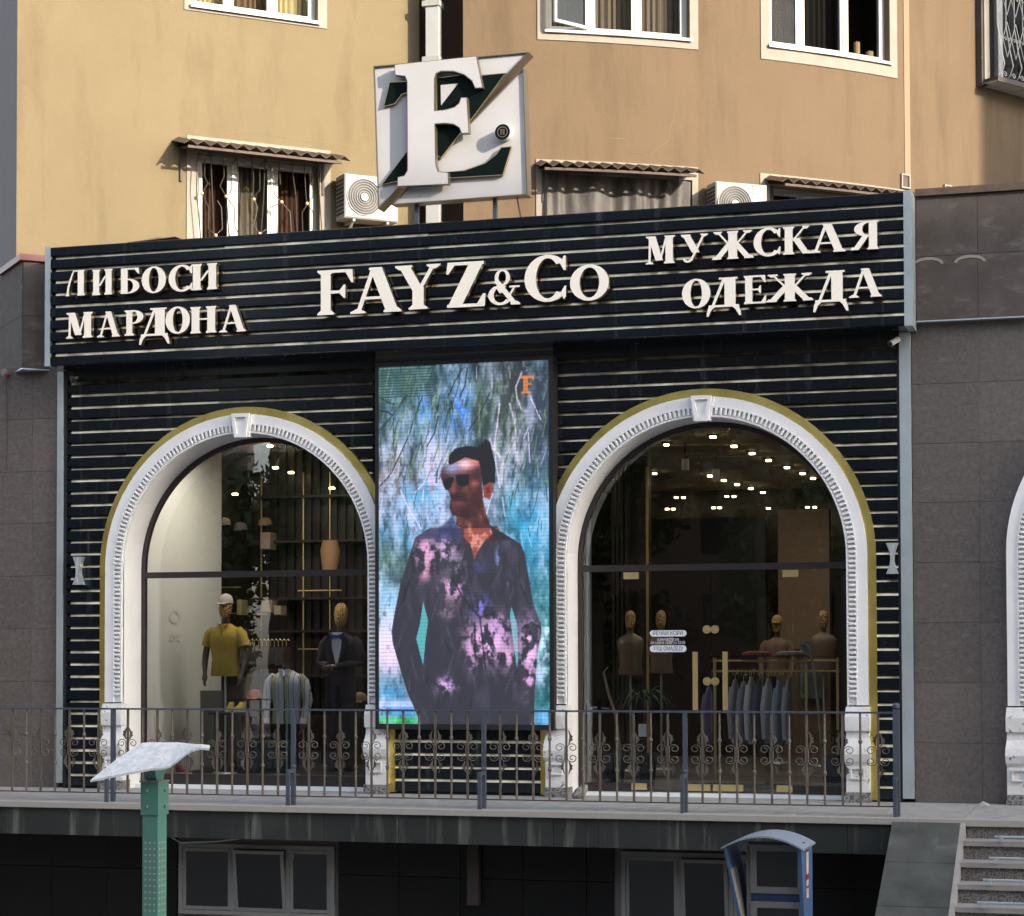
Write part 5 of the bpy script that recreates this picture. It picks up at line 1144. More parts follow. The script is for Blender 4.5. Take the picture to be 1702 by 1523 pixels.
m_.build('drain_box', mat('dark_red_brown', (.03, .02, .018), .7), label='dark boxed drain pipe under the terrace, between the two basement windows', cat='drain pipe')
m_ = M(); m_.tube([at(278, 1388, -2.0), at(300, 1401, -2.0), at(360, 1399, -2.0), at(430, 1390, -2.0)], .008, 5); m_.build('cable', STEEL, label='thin grey cable sagging under the terrace above the left basement window', cat='cable')
# ================================================================= SMALL THINGS OUTSIDE
def camera_(px, py, lab, s_=1):
    c = at(px, py, -.12); t = thing('security_camera', lab, 'security camera', c); m_ = M()
    d = Vector((-.5*s_, -.75, -.42)).normalized(); m_.tube([c-d*.05, c+d*.09], .032, 10); m_.build('camera_body', PVC if s_ > 0 else KG, t)
    M().tube([c+d*.085, c+d*.094], .028, 10).build('lens', SCR, t); M().tube([c, c+Vector((0, .13, .03))], .014, 6).build('arm', PVC, t)
camera_(1488, 567, 'white security camera under the right end of the sign'); camera_(121, 629, 'grey security camera under the left end of the sign', -1)
c = at(10, 620, -.02); t = thing('alarm_siren', 'round alarm with red light on the granite wall, left edge', 'alarm', c); M().tube([c+Vector((0, .03, 0)), c+Vector((0, -.05, 0))], .045, 14).build('siren_body', KG, t); M().tube([c+Vector((.03, -.0, -.035)), c+Vector((.03, -.06, -.035))], .022, 10).build('siren_lamp', RED, t)
m_ = M(); m_.tube([at(11, 628, .02), at(12, 700, .02), at(11, 782, .02)], .004, 4); m_.build('cable', IRON, label='thin cable hanging down the left granite wall from the alarm', cat='cable')
for px, lab in ((130, 'small silver hourglass shaped lamp on the slats left of the left arch'), (1483, 'small silver hourglass shaped lamp on the slats right of the right arch')):
    a, b = at(px-10, 926 if px < 200 else 903, -.06), at(px+10, 972 if px < 200 else 954, -.06); t = thing('wall_lamp', lab, 'wall lamp', ((a.x+b.x)/2, -.03, b.z)); xm = (a.x+b.x)/2; h_ = (a.z-b.z)
    LL = [(b.z+h_*i/12, .062-.044*math.sin(math.pi*i/12)) for i in range(13)]
    m_ = M(); m_.strip_xz([((xm+w_, z), (xm-w_, z)) for z, w_ in LL], -.085, .02); m_.build('lamp_body', STEEL, t)
    m_ = M(); m_.strip_xz([((xm+w_*.35-.01, z), (xm-w_*.35-.01, z)) for z, w_ in LL], -.092, -.085); m_.build('lamp_face', PVC, t)
# roof sheet lying on the sign top, stone and litter
p = at(262, 398, -.1); m_ = M(); m_.add([(p.x-.30, -.25, 6.27), (p.x+.30, -.25, 6.30), (p.x+.30, .1, 6.31), (p.x-.30, .1, 6.28), (p.x-.30, -.25, 6.28), (p.x+.30, -.25, 6.31), (p.x+.30, .1, 6.32), (p.x-.30, .1, 6.29)], [(0, 1, 5, 4), (4, 5, 6, 7), (3, 2, 1, 0), (1, 2, 6, 5), (0, 4, 7, 3)])
m_.build('loose_sheet', TIN, label='dark scrap of sheet metal lying on top of the sign at left', cat='metal sheet')
p = at(962, 1312, -.25); rs_ = random.Random(2); m_ = M(); m_.loft([(0.0, .05, .04, p.x, -.3), (.04, .075, .06, p.x+.01, -.3), (.10, .07, .05, p.x+.04, -.28), (.15, .03, .03, p.x+.07, -.27)], 6); m_.build('stone_block', PLINTH, label='broken lump of pale stone leaning by the entrance arch', cat='stone')
p = fl(1634, 1340); m_ = M(); m_.add([(p.x-.06, p.y, .003), (p.x+.05, p.y-.03, .003), (p.x+.07, p.y+.04, .01), (p.x-.03, p.y+.05, .02), (p.x, p.y, .05)], [(0, 1, 4), (1, 2, 4), (2, 3, 4), (3, 0, 4)]); m_.build('litter', PVC, label='crumpled white scrap of paper on the terrace before the right granite wall', cat='litter')
# stickers with the opening hours on the left door leaf
def text3(s, body, cx, cz, y, size, mt, parent, nm='lettering', wid=None):
    cu = bpy.data.curves.new('txt', 'FONT'); cu.body = body; cu.align_x = 'CENTER'; cu.align_y = 'CENTER'; cu.size = size; cu.extrude = .0006
    o = bpy.data.objects.new('txt', cu); bpy.context.scene.collection.objects.link(o); dg_ = bpy.context.evaluated_depsgraph_get(); me = bpy.data.meshes.new_from_object(o.evaluated_get(dg_))
    w_ = max(v.co.x for v in me.vertices)-min(v.co.x for v in me.vertices); bpy.data.objects.remove(o); k = (wid/w_) if wid else 1
    me.transform(Matrix.Translation((cx, y, cz)) @ Matrix.Rotation(R(90), 4, 'X') @ Matrix.Diagonal((k, 1, 1, 1))); me.transform(wm(parent).inverted()); me.materials.clear(); me.materials.append(mt)
    return put(nm, me, parent, wm(parent))
SY_ = .395; c = at(1111, 1066, SY_); stt = thing('opening_hours_sticker', 'white opening hours lettering stuck on the left glass door leaf', 'sticker', (c.x, SY_, c.z-.12))
SW = mat('white_vinyl', (.75, .77, .80), .5); SN = mat('navy_print', (.03, .05, .12), .5)
for py0, py1, tx in ((1048, 1058, 'РЕЧАИ КОРӢ'), (1073, 1084, 'ХУШ ОМАДЕД!')):
    a, b = at(1080, py0, SY_), at(1141, py1, SY_); h2 = (a.z-b.z)/2; m_ = M()
    pts = [(b.x-h2+h2*math.cos(t), (a.z+b.z)/2+h2*math.sin(t)) for t in [-math.pi/2+math.pi*i/8 for i in range(9)]]+[(a.x+h2+h2*math.cos(t), (a.z+b.z)/2+h2*math.sin(t)) for t in [math.pi/2+math.pi*i/8 for i in range(9)]]
    m_.poly_xz(pts, SY_-.001, SY_+.001); m_.build('pill_label', SW, stt); text3('', tx, (a.x+b.x)/2, (a.z+b.z)/2, SY_-.002, .062, SN, stt, wid=(b.x-a.x)*.8)
for py, tx, wd in ((1063, 'ҳамарӯза', .6), (1068.5, 'аз соати 10:00 то 22:00', .95)):
    a = at(1110, py, SY_); text3('', tx, a.x, a.z, SY_-.001, .045, SW, stt, wid=.40*wd)
# ================================================================= SHOP INTERIOR
DKP = mat('near_black_panel', (.010, .009, .009), .35)
room = thing('shop_interior', 'dark shop interior with floor, walls and ceiling seen through the glass', 'room', (0, 4, .02))
M().box(-4.3, 6, .5, 13, -.0, .03).build('floor', RFLR, room)
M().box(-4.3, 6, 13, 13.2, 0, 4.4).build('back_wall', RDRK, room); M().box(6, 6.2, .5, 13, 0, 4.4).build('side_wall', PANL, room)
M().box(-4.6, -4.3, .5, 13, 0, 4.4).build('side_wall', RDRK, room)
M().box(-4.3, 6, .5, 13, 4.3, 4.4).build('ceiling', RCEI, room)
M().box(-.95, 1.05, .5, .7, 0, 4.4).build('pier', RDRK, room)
M().box(-4.09, -4.02, .47, 2.6, .03, 4.3).build('display_side_wall', RWHT, room)
M().box(-4.02, -.9, 3.6, 3.75, .03, 4.3).build('display_back_wall', WOOD, room)
M().box(-4.02, -.95, .5, 3.6, .03, .12).build('display_floor', RDRK, room)
M().box(4.15, 4.4, .47, 3.2, .03, 4.3).build('display_side_wall', WOOD, room)
for i in range(26):
    x = -3.95+i*.12; M().box(x, x+.05, 3.55, 3.6, .12, 4.3).build('wall_batten', WOOD, room)
for i in range(4): x = at(1018, 900, 4.9).x+i*.06; M().box(x, x+.035, 4.85, 5.0, .03, 4.3).build('wall_batten', WOOD, room)
a = at(1018, 900, 5.0); 
M().box(at(1040, 900, 5).x, at(1077, 900, 5).x, 5.0, 5.2, .03, 4.3).build('column', WOOD, room)
M().box(at(1074, 900, 5).x, at(1078, 900, 5).x, 4.98, 5.0, .03, 4.0).build('gold_edge', GOLDT, room)
M().box(at(1293, 900, 8).x, at(1378, 900, 8).x, 8.0, 8.2, 1.6, 3.6).build('brown_panel', mat('lit_brown_panel', (.30, .20, .13), .6), room)  # upper panel is a lighter copy of the brown, with light painted in
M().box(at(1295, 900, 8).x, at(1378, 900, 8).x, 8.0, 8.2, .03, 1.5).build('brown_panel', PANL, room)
M().box(at(1330, 1040, 7.9).x, at(1370, 1040, 7.9).x, 7.85, 7.9, .9, 1.7).build('wall_mirror', mat('mirror', (.5, .55, .6), .1, 1.0), room)
M().box(at(1079, 900, 8.6).x, at(1272, 900, 8.6).x, 8.6, 8.8, .03, 3.55).build('dark_panel', DKP, room)
for zb_, y_ in ((4.285, 3.1), (4.285, 5.2), (4.285, 7.0)): M().box(.9, 6, y_, y_+.10, zb_, 4.3).build('ceiling_beam', RCEI, room)
LAMPM = mat('lamp_glow', (1, .8, .5), emit=5.0, ecol=(1, .74, .40))
li = 0
ORD = ['first', 'second', 'third', 'fourth', 'fifth', 'sixth', 'seventh', 'eighth', 'ninth', 'tenth', 'eleventh', 'twelfth', 'thirteenth']
def spotlab(i):
    if i < 7: return 'lit ceiling spotlight, %s from the left in the long slanting row nearest the arch' % ORD[i]
    if i < 12: return 'lit ceiling spotlight, %s from the left in the second slanting row' % ORD[i-7]
    if i < 15: return 'lit ceiling spotlight off the rows at left in the arch, %s' % ('highest of three', 'lowest of three', 'middle of three')[i-12]
    return 'small distant lit ceiling spotlight, %s of the far ones deep in the shop' % ORD[i-15]
for px, py in [(1185, 725), (1220, 740.5), (1250, 752.5), (1277.5, 764), (1308, 776), (1334, 786), (1351.5, 794), (1180, 790), (1203, 797.5), (1225, 804.5), (1248, 811), (1268, 817.5), (1107.5, 738), (1048, 823), (1088, 786), (1124, 826), (1136, 826), (1208, 824), (1220, 824), (1342, 842), (1354, 842), (1363.5, 849), (1373, 849), (1277, 844), (1109, 845), (1119, 845), (1186, 843), (1196, 843)]:
    zc = 4.28 if li < 18 else 4.1; p = fl(px, py, zc); p = p if p.y < 12.8 else at(px, py, 12.6)
    t = thing('ceiling_spotlight', spotlab(li), 'spotlight', p, group='lit ceiling spotlights inside the shop')
    r_ = .034 if li < 12 else .028
    M().box(p.x-r_, p.x+r_, p.y-r_, p.y+r_, p.z-.026, p.z+.01).build('lamp_lens', LAMPM, t); M().box(p.x-r_-.03, p.x+r_+.03, p.y-r_-.03, p.y+r_+.03, p.z-.002, p.z+.015).build('lamp_housing', RDRK, t); li += 1
for px, py in ((499, 718), (450, 742), (459, 778), (485, 786), (553, 812), (392, 822)):
    p = at(px, py, 3.3); t = thing('track_spotlight', 'small warm spotlight high in the left display window, %s counted clockwise from the top' % ORD[[499, 450, 459, 485, 553, 392].index(px)], 'spotlight', p, group='warm spotlights in the left display window')
    M().box(p.x-.03, p.x+.03, p.y-.05, p.y, p.z-.012, p.z+.012).build('lamp_lens', LAMPM, t); M().tube([p+Vector((0, .02, .01)), p+Vector((0, .12, .12))], .03, 8).build('lamp_housing', IRON, t)
for px, py, y_ in ((1139, 770, 3.0), (1190, 790, 4.5)):
    p = at(px, py, y_); t = thing('track_spotlight', 'black cylindrical track spotlight hanging '+('nearer the entrance' if y_ < 4 else 'deeper in the shop'), 'spotlight', p); M().tube([p+Vector((0, 0, -.09)), p+Vector((0, 0, .09))], .045, 10).build('lamp_housing', IRON, t); M().tube([p+Vector((0, 0, .09)), p+Vector((0, 0, .25))], .012, 6).build('stem', IRON, t)
def area(nm, loc, e, sx, sy):
    l = bpy.data.lights.new(nm, 'AREA'); l.shape = 'RECTANGLE'; l.size = sx; l.size_y = sy; l.energy = e; l.color = (1, .86, .68); o = bpy.data.objects.new(nm, l); C.objects.link(o); o.location = loc
area('spot_glow', (2.8, 4.2, 3.9), 14, 3, 4); area('spot_glow', (-2.4, 1.1, 4.0), 16, 2.4, .9)
# shelving in the left window
sh = thing('display_shelving', 'dark shelving with thin gold edges at the back of the left display window', 'shelving', (-2.4, 3.4, .1))
for px in (361, 435, 505, 549): x = at(px, 1000, 3.3).x; M().box(x-.007, x+.007, 3.28, 3.3, .12, 3.9).build('gold_upright', GOLDT, sh)
for z in (.75, 1.28, 1.86, 2.28, 3.02, 3.6): M().box(-3.9, -1.0, 3.2, 3.55, z-.03, z).build('shelf', WOOD, sh); 
for (pa_, pb_, py) in ((495, 568, 982), (495, 530, 1079), (350, 400, 1020), (420, 445, 1021), (330, 400, 977)): a, b = at(pa_, py, 3.19), at(pb_, py, 3.19); M().box(a.x, b.x, 3.185, 3.2, a.z-.008, a.z+.008).build('gold_edge', GOLDT, sh)
# ---- mannequins
POLO = mat('mustard_knit', (.38, .26, .045), .9, bump=.3, bscale=90, bstretch=(3, 3, .2), col2=(.44, .31, .055), scale=8, stretch=(4, 4, .3)); SHIRTW = mat('white_shirt_cloth', (.82, .84, .88), .8, bump=.3, bscale=12); SUIT = mat('navy_suit_cloth', (.010, .012, .026), .8); CAPG = mat('grey_cap_cloth', (.42, .38, .37), .9)
def stripes():
    m = bpy.data.materials.new('striped_shirt_cloth'); m.use_nodes = True; n = m.node_tree; b = n.nodes['Principled BSDF']; g = n.nodes.new('ShaderNodeNewGeometry'); s = n.nodes.new('ShaderNodeSeparateXYZ'); n.links.new(g.outputs['Position'], s.inputs[0])
    mm = n.nodes.new('ShaderNodeMath'); mm.operation = 'MULTIPLY'; mm.inputs[1].default_value = 5.6; n.links.new(s.outputs[0], mm.inputs[0]); fr = n.nodes.new('ShaderNodeMath'); fr.operation = 'FRACT'; n.links.new(mm.outputs[0], fr.inputs[0])
    r = n.nodes.new('ShaderNodeValToRGB'); r.color_ramp.interpolation = 'CONSTANT'; e = r.color_ramp.elements; e[0].position = 0; e[0].color = (.60, .60, .68, 1); e[1].position = .38; e[1].color = (.05, .06, .12, 1)
    for p_, c_ in ((.43, (.44, .46, .22, 1)), (.52, (.30, .34, .26, 1)), (.56, (.46, .47, .25, 1)), (.68, (.10, .12, .16, 1)), (.72, (.50, .54, .62, 1)), (.96, (.06, .07, .14, 1))): k = e.new(p_); k.color = c_
    n.links.new(fr.outputs[0], r.inputs[0]); n.links.new(r.outputs[0], b.inputs['Base Color']); b.inputs['Roughness'].default_value = .8; return m
STRP = stripes()
def mannequin(px, pyhem, Y, k, label, shirt, sleeve='short', head='gold', skin=MANN, pole=True, cap=None, extra=None, rz=0, legs=False):
    h = at(px, pyhem, Y); t = thing('mannequin', label, 'mannequin', (h.x, Y, .12)); F = Matrix.Translation((h.x, Y, h.z)) @ Matrix.Rotation(rz, 4, 'Z') @ Matrix.Scale(k, 4)
    def b_(m_, nm, mt, **kw): m_.xf(F); return m_.build(nm, mt, t, smooth=True, **kw)
    m_ = M(); m_.loft([(0, .185, .115, 0, 0), (.02, .19, .12, 0, 0), (.2, .168, .108, 0, 0), (.36, .192, .118, 0, -.005), (.46, .212, .12, 0, -.005), (.53, .205, .11, 0, 0), (.575, .165, .09, 0, .01), (.605, .10, .075, 0, .012), (.63, .066, .062, 0, .01)], 24)
    b_(m_, 'shirt' if shirt is not skin else 'torso', shirt)
    m_ = M(); m_.loft([(.60, .055, .055, 0, .01), (.66, .05, .052, 0, .005), (.72, .05, .055, 0, 0)], 16); b_(m_, 'neck', skin)
    if head:
        m_ = M(); m_.loft([(.69, .03, .035, 0, -.01), (.715, .055, .065, 0, -.02), (.76, .070, .085, 0, -.015), (.82, .078, .098, 0, -.005), (.88, .080, .102, 0, 0), (.93, .070, .088, 0, .005), (.965, .045, .058, 0, .008), (.98, .015, .02, 0, .008)], 20); b_(m_, 'head', MGOLD)
    if cap:
        m_ = M(); m_.loft([(.875, .088, .108, 0, 0), (.92, .086, .104, 0, .003), (.96, .068, .082, 0, .006), (.985, .038, .045, 0, .008), (.995, .008, .01, 0, .008)], 20); m_.add([(-.07, -.09, .882), (.07, -.09, .882), (.05, -.175, .868), (-.05, -.175, .868), (-.07, -.09, .876), (.07, -.09, .876), (.05, -.175, .862), (-.05, -.175, .862)], [(0, 3, 2, 1), (4, 5, 6, 7), (3, 7, 6, 2), (0, 4, 7, 3), (1, 2, 6, 5)])
        m_.xf(F); m_.build('cap', cap, smooth=True, label=('grey' if cap is CAPG else 'tan')+' baseball cap worn by the mannequin '+('with the mustard polo shirt' if cap is CAPG else 'right of the entrance doors'), cat='cap')
    for sg in (-1, 1):
        if sleeve == 'none': continue
        el = (sg*.265, .01, .27); wr = (sg*.24, -.07, .035) if sleeve != 'front' else (sg*.06-.05, -.16, .23)
        sh_ = (sg*.165, 0, .545)
        if sleeve == 'short': 
            m_ = M(); m_.tube([(sg*.15, 0, .56), (sg*.20, 0, .50), (sg*.245, .0, .36)], [.055, .075, .07], 12); b_(m_, 'sleeve', shirt)
            m_ = M(); m_.tube([(sg*.235, 0, .40), el, (sg*.26, -.03, .15), wr], [.042, .04, .036, .024], 10); b_(m_, 'arm', skin)
        else:
            m_ = M(); m_.tube([(sg*.15, 0, .56), (sg*.205, 0, .49), el, ((el[0]+wr[0])/2, (el[1]+wr[1])/2, (el[2]+wr[2])/2), wr], [.055, .072, .058, .05, .04], 12); b_(m_, 'sleeve', shirt)
        w_ = Vector(wr); d = (w_-Vector(el)).normalized()
        m_ = M(); m_.tube([w_, w_+d*.05, w_+d*.09], [.022, .034, .028], 8)
        for q in range(4): o = Vector((.0, (q-1.5)*.016, 0)) if sleeve != 'front' else Vector((0, 0, (q-1.5)*.016)); m_.tube([w_+d*.085+o, w_+d*(.125+.01*(q in (1, 2)))+o, w_+d*(.15+.012*(q in (1, 2)))+o+Vector((-sg*.015, -.01, 0))], [.009, .008, .006], 5)
        m_.tube([w_+d*.04+Vector((0, -.03, 0)), w_+d*.08+Vector((0, -.05, 0))], [.010, .007], 5); b_(m_, 'hand', skin)
    if extra: extra(b_)
    if pole: M().tube([(h.x, Y, .12), (h.x, Y, h.z+.05)], .014, 8).build('stand_pole', STEEL, t); M().loft([(.12, .16, .16, h.x, Y), (.135, .15, .15, h.x, Y)], 20).build('stand_base', STEEL, t)
    if legs:
        for sg in (-1, 1): m_ = M(); m_.tube([(h.x+sg*.09, Y, h.z+.03), (h.x+sg*.10, Y-.02, (h.z+.12)/2), (h.x+sg*.10, Y, .16)], [.10, .078, .06], 10); m_.build('trouser_leg', SUIT, t, smooth=True)
    return t
def ex_polo(b_):
    m_ = M(); m_.strip_xz([((-.07, .635), (-.02, .60)), ((-.045, .59), (-.005, .575))], -.085, -.07); m_.strip_xz([((.07, .635), (.02, .60)), ((.045, .59), (.005, .575))], -.085, -.07); m_.box(-.012, .012, -.118, -.1, .45, .59); b_(m_, 'collar', POLO)
def ex_str(b_):
    m_ = M(); m_.poly_xz([(-.075, .645), (-.02, .64), (-.004, .60), (-.05, .56)], -.095, -.08); m_.poly_xz([(.075, .645), (.02, .64), (.004, .60), (.05, .56)], -.095, -.08); b_(m_, 'collar', SHIRTW)
    m_ = M(); m_.box(-.016, .016, -.128, -.11, .03, .56); b_(m_, 'button_placket', STRP)
    for sg in (-1, 1): m_ = M(); m_.tube([(sg*.243, -.065, .06), (sg*.238, -.078, .0)], [.045, .043], 10); b_(m_, 'cuff', SHIRTW)
def ex_suit(b_):
    m_ = M(); m_.poly_xz([(-.06, .63), (.06, .63), (.085, .5), (.02, .26), (-.02, .26), (-.085, .5)], -.145, -.11); b_(m_, 'shirt_front', SHIRTW)
    for sg in (-1, 1): m_ = M(); m_.poly_xz([(sg*.07, .62), (sg*.15, .55), (sg*.11, .42), (sg*.01, .24), (sg*.005, .22), (sg*.06, .45)], -.155, -.13); b_(m_, 'lapel', SUIT)
    m_ = M(); m_.poly_xz([(-.07, .615), (0, .59), (-.07, .545)], -.17, -.145); m_.poly_xz([(.07, .615), (0, .59), (.07, .545)], -.17, -.145); m_.box(-.014, .014, -.175, -.15, .565, .60); b_(m_, 'bow_tie', mat('blue_satin', (.015, .06, .30), .3))
mannequin(375, 1124, 1.3, 1.0, 'mannequin bust in mustard polo shirt and grey cap, left in the display window', POLO, 'short', cap=CAPG, extra=ex_polo)
mannequin(477, 1203, 1.0, 1.0, 'headless mannequin in pale striped long sleeved shirt, middle of the display window', STRP, 'long', head=None, extra=ex_str)
mannequin(567, 1140, 1.3, 1.0, 'gold headed mannequin in dark suit with blue bow tie, by the video screen', SUIT, 'front', extra=ex_suit, pole=False, legs=True)
mannequin(1048, 1122, 3.0, .8, 'bare tan mannequin bust with gold head, left of the hours sticker', MTAN, 'none', skin=MTAN)
mannequin(1099, 1119, 3.4, .79, 'tan mannequin bust with gold head right behind the hours sticker', MTAN, 'none', skin=MTAN)
mannequin(1292, 1124, 5.2, .8, 'mannequin in tan cap standing beyond the clothes rail', PANL, 'long', cap=mat('tan_cap_cloth', (.30, .20, .08), .9))
mannequin(1369, 1118, 4.6, .8, 'gold headed tan mannequin at the right end of the clothes rail', MTAN, 'none', skin=MTAN)
# ---- clothes rails
def garment(px, pyt, pyb, Y, mt, label, grp=None, w_=.05, dep=.40):
    a, b = at(px, pyt, Y), at(px, pyb, Y); H = a.z-b.z; t = thing('hanging_shirt', label, 'shirt', (a.x, Y, b.z), group=grp)
    m_ = M(); m_.loft([(b.z, w_*.9, dep*.42, a.x, Y), (b.z+H*.3, w_, dep*.42, a.x, Y), (b.z+H*.7, w_*.8, dep*.46, a.x, Y), (a.z-H*.10, w_*.55, dep*.45, a.x, Y), (a.z-H*.03, w_*.45, dep*.2, a.x, Y), (a.z, w_*.5, dep*.14, a.x, Y)], 14); m_.build('shirt_body', mt, t, smooth=True)
    m_ = M(); m_.tube([(a.x, Y-dep*.45, a.z-H*.12), (a.x-w_*.5, Y-dep*.5, a.z-H*.45), (a.x-w_*.3, Y-dep*.5, b.z+.05)], [.035, .04, .03], 8); m_.build('sleeve', mt, t, smooth=True)
    m_ = M(); m_.tube([(a.x, Y, a.z-.02), (a.x, Y, a.z+.06), (a.x+.02, Y, a.z+.09), (a.x+.04, Y, a.z+.07)], .005, 5); m_.build('hanger_hook', GOLDT, t)
cl = lambda n, c: mat(n, c, .9, bump=.3, bscale=10, bstretch=(1, 1, .2))
for px, pt, pb_, c_, n_ in ((1178, 1143, 1236, (.20, .17, .26), 'mauve shirt hanging alone between the door handles'), (1222, 1130, 1234, (.36, .37, .40), 'slate grey shirt, first on the rail right of the handles'), (1236, 1133, 1236, (.32, .33, .42), 'dusty blue shirt second on the rail'), (1249, 1125, 1236, (.72, .68, .68), 'off white shirt third on the rail, the palest'),
                         (1262, 1130, 1230, (.11, .13, .22), 'dark navy shirt fourth on the rail'), (1277, 1128, 1235, (.55, .53, .56), 'pale grey shirt fifth on the rail'), (1295, 1131, 1240, (.38, .45, .52), 'light blue shirt sixth on the rail'), (1311, 1130, 1236, (.50, .48, .54), 'lilac grey shirt last on the rail')):
    garment(px, pt, pb_, 2.4, cl(n_.split()[0]+'_shirt_cloth_'+str(px), c_), n_)
t = thing('clothes_rail', 'gold double clothes rail with a shelf inside the entrance', 'clothes rail', (3.2, 2.4, .05))
a, b = at(1185, 1113, 2.4), at(1395, 1110, 2.4)
for dz in (0, .12): M().tube([(a.x, 2.4, a.z+dz-.02), (b.x, 2.4, a.z+dz-.02)], .013, 8).build('rail_bar', GOLDT, t)
M().box(a.x, b.x, 2.2, 2.7, a.z+.14, a.z+.155).build('shelf', GLASSU, t)
for px in (1188, 1340, 1392): x = at(px, 1113, 2.4).x; M().box(x-.015, x+.015, 2.385, 2.415, .04, a.z+.14).build('rail_upright', GOLDT, t)
for i, px in enumerate(range(1204, 1330, 7)):
    p = at(px, 1118, 2.4); m_ = M(); m_.tube([(p.x, 2.4, p.z-.03), (p.x, 2.4, p.z+.03), (p.x+.015, 2.4, p.z+.045)], .004, 4); m_.build('spare_hook', GOLDT, t)
for (px, c_, l_) in ((1258, (.20, .03, .03), 'folded red garment on the rail shelf'), (1315, (.22, .20, .18), 'folded grey garment on the rail shelf')):
    p = at(px, 1092, 2.45); m_ = M(); m_.loft([(a.z+.156, .17, .14, p.x, 2.45), (a.z+.17, .18, .15, p.x, 2.45), (a.z+.20, .17, .14, p.x, 2.45), (a.z+.215, .10, .10, p.x, 2.45)], 14); m_.build('folded_garment', cl(l_.split()[1]+'_folded_cloth', c_), smooth=True, label=l_, cat='garment')
DKC = [cl('charcoal_cloth', (.035, .033, .032)), cl('brown_black_cloth', (.05, .035, .028)), cl('blue_black_cloth', (.025, .03, .04))]
for i in range(11): garment(410+i*6.6, 1074, 1112+rq.uniform(-3, 3), 2.8, DKC[i % 3], 'dark garment, %s from the left in the row behind the mustard polo shirt' % ORD[i], 'dark garments hanging at the back of the display window', w_=.022, dep=.3)
# ---- small goods on display
def cap_(px, py, Y, mt, label, k=1.0):
    p = at(px, py, Y); m_ = M(); m_.loft([(0, .09, .10, 0, 0), (.05, .088, .098, 0, 0), (.09, .06, .07, 0, 0), (.105, .01, .01, 0, 0)], 14); m_.add([(-.06, -.08, .005), (.06, -.08, .005), (.10, -.17, -.01), (-.02, -.18, -.01), (-.06, -.08, -.001), (.06, -.08, -.001), (.10, -.17, -.016), (-.02, -.18, -.016)], [(0, 3, 2, 1), (4, 5, 6, 7), (3, 7, 6, 2), (0, 4, 7, 3), (1, 2, 6, 5)])
    m_.xf(Matrix.Translation(p) @ Matrix.Scale(k, 4)); m_.build('cap', mt, smooth=True, label=label, cat='cap')
TANC = mat('tan_cloth', (.34, .22, .13), .9); GREYC = mat('grey_cloth', (.22, .21, .21), .9); ORNG = mat('orange_cloth', (.30, .07, .03), .9)
cap_(598, 1165, 1.6, TANC, 'tan cap on display beside the video screen, right of the suit')
cap_(423, 1160, 1.9, ORNG, 'orange and dark cap beside the yellow sneakers')
cap_(400, 881, 3.3, GREYC, 'grey cap on the high shelf, rightmost of the pale caps'); cap_(372, 873, 3.3, CAPG, 'pale cap on the high shelf, leftmost of the pale caps'); cap_(441, 873, 3.3, TANC, 'tan cap perched above the shelf next to the gold upright')
p = at(549, 948, 3.1); m_ = M(); m_.loft([(p.z, .10, .09, p.x, 3.1), (p.z+.12, .12, .1, p.x, 3.1), (p.z+.25, .135, .1, p.x, 3.1), (p.z+.38, .10, .09, p.x, 3.1)], 16); m_.build('torso_form', mat('tan_wood_form', (.40, .23, .12), .6), smooth=True, label='small tan torso form on the shelf high at the right of the display window', cat='torso form')
for i, (px, py, w_, h_, c_, l_) in enumerate(((443, 905, .14, .22, (.34, .26, .20), 'beige bag standing on the high shelf'), (350, 1015, .10, .12, (.35, .26, .22), 'brown box on the shelf left of the grey cap'), (400, 1015, .07, .2, (.40, .33, .16), 'upright mustard box right of the capped head'),
                                          (445, 1012, .16, .16, (.36, .26, .20), 'stack of tan shoe boxes on the middle shelf'), (463, 1018, .10, .12, (.42, .34, .24), 'small cream box right of the tan shoe boxes'), (440, 1112, .10, .07, (.32, .18, .09), 'brown leather shoe box below the dark garments'), (360, 943, .07, .14, (.30, .20, .12), 'little brown bottle box just above the transom'))):
    p = at(px, py, 3.15); m_ = M(); m_.cbox(p.x-w_/2, p.x+w_/2, 3.1, 3.3, p.z-h_*.3, p.z+h_*.7, .008); m_.build('display_box', mat('goods_%s' % l_.split()[0]+str(i), c_, .7), label=l_, cat='box')
def shoe(p, mt, sole, label, k=1.0, rz=0.0):
    t = thing('sneaker', label, 'shoe', p); F = Matrix.Translation(p) @ Matrix.Rotation(rz, 4, 'Z') @ Matrix.Scale(k, 4)
    m_ = M(); m_.loft([(0, .048, .135, 0, 0), (.012, .052, .14, 0, 0), (.03, .048, .135, 0, 0)], 14); m_.xf(F).build('sole', sole, t, smooth=True)
    m_ = M(); m_.loft([(.028, .044, .128, 0, 0), (.06, .040, .10, 0, .03), (.09, .034, .06, 0, .065), (.12, .032, .05, 0, .075)], 14); m_.xf(F).build('upper', mt, t, smooth=True)
YEL = mat('yellow_leather', (.60, .50, .06), .5)
tb = thing('display_stand', 'dark low display stand carrying the yellow sneakers', 'stand', (at(385, 1190, 1.4).x, 1.4, .12)); p = at(385, 1184, 1.4); M().box(p.x-.24, p.x+.24, 1.25, 1.65, p.z-.03, p.z).build('stand_top', RDRK, tb); M().box(p.x-.18, p.x+.18, 1.3, 1.6, .12, p.z-.031).build('stand_body', WOOD, tb)
shoe(Vector((at(379, 1184, 1.35).x, 1.4, p.z+.001)), YEL, SW, 'left one of the pair of yellow sneakers in the window', 1, R(8)); shoe(Vector((at(393, 1184, 1.35).x, 1.42, p.z+.001)), YEL, SW, 'right one of the pair of yellow sneakers in the window', 1, R(-10))
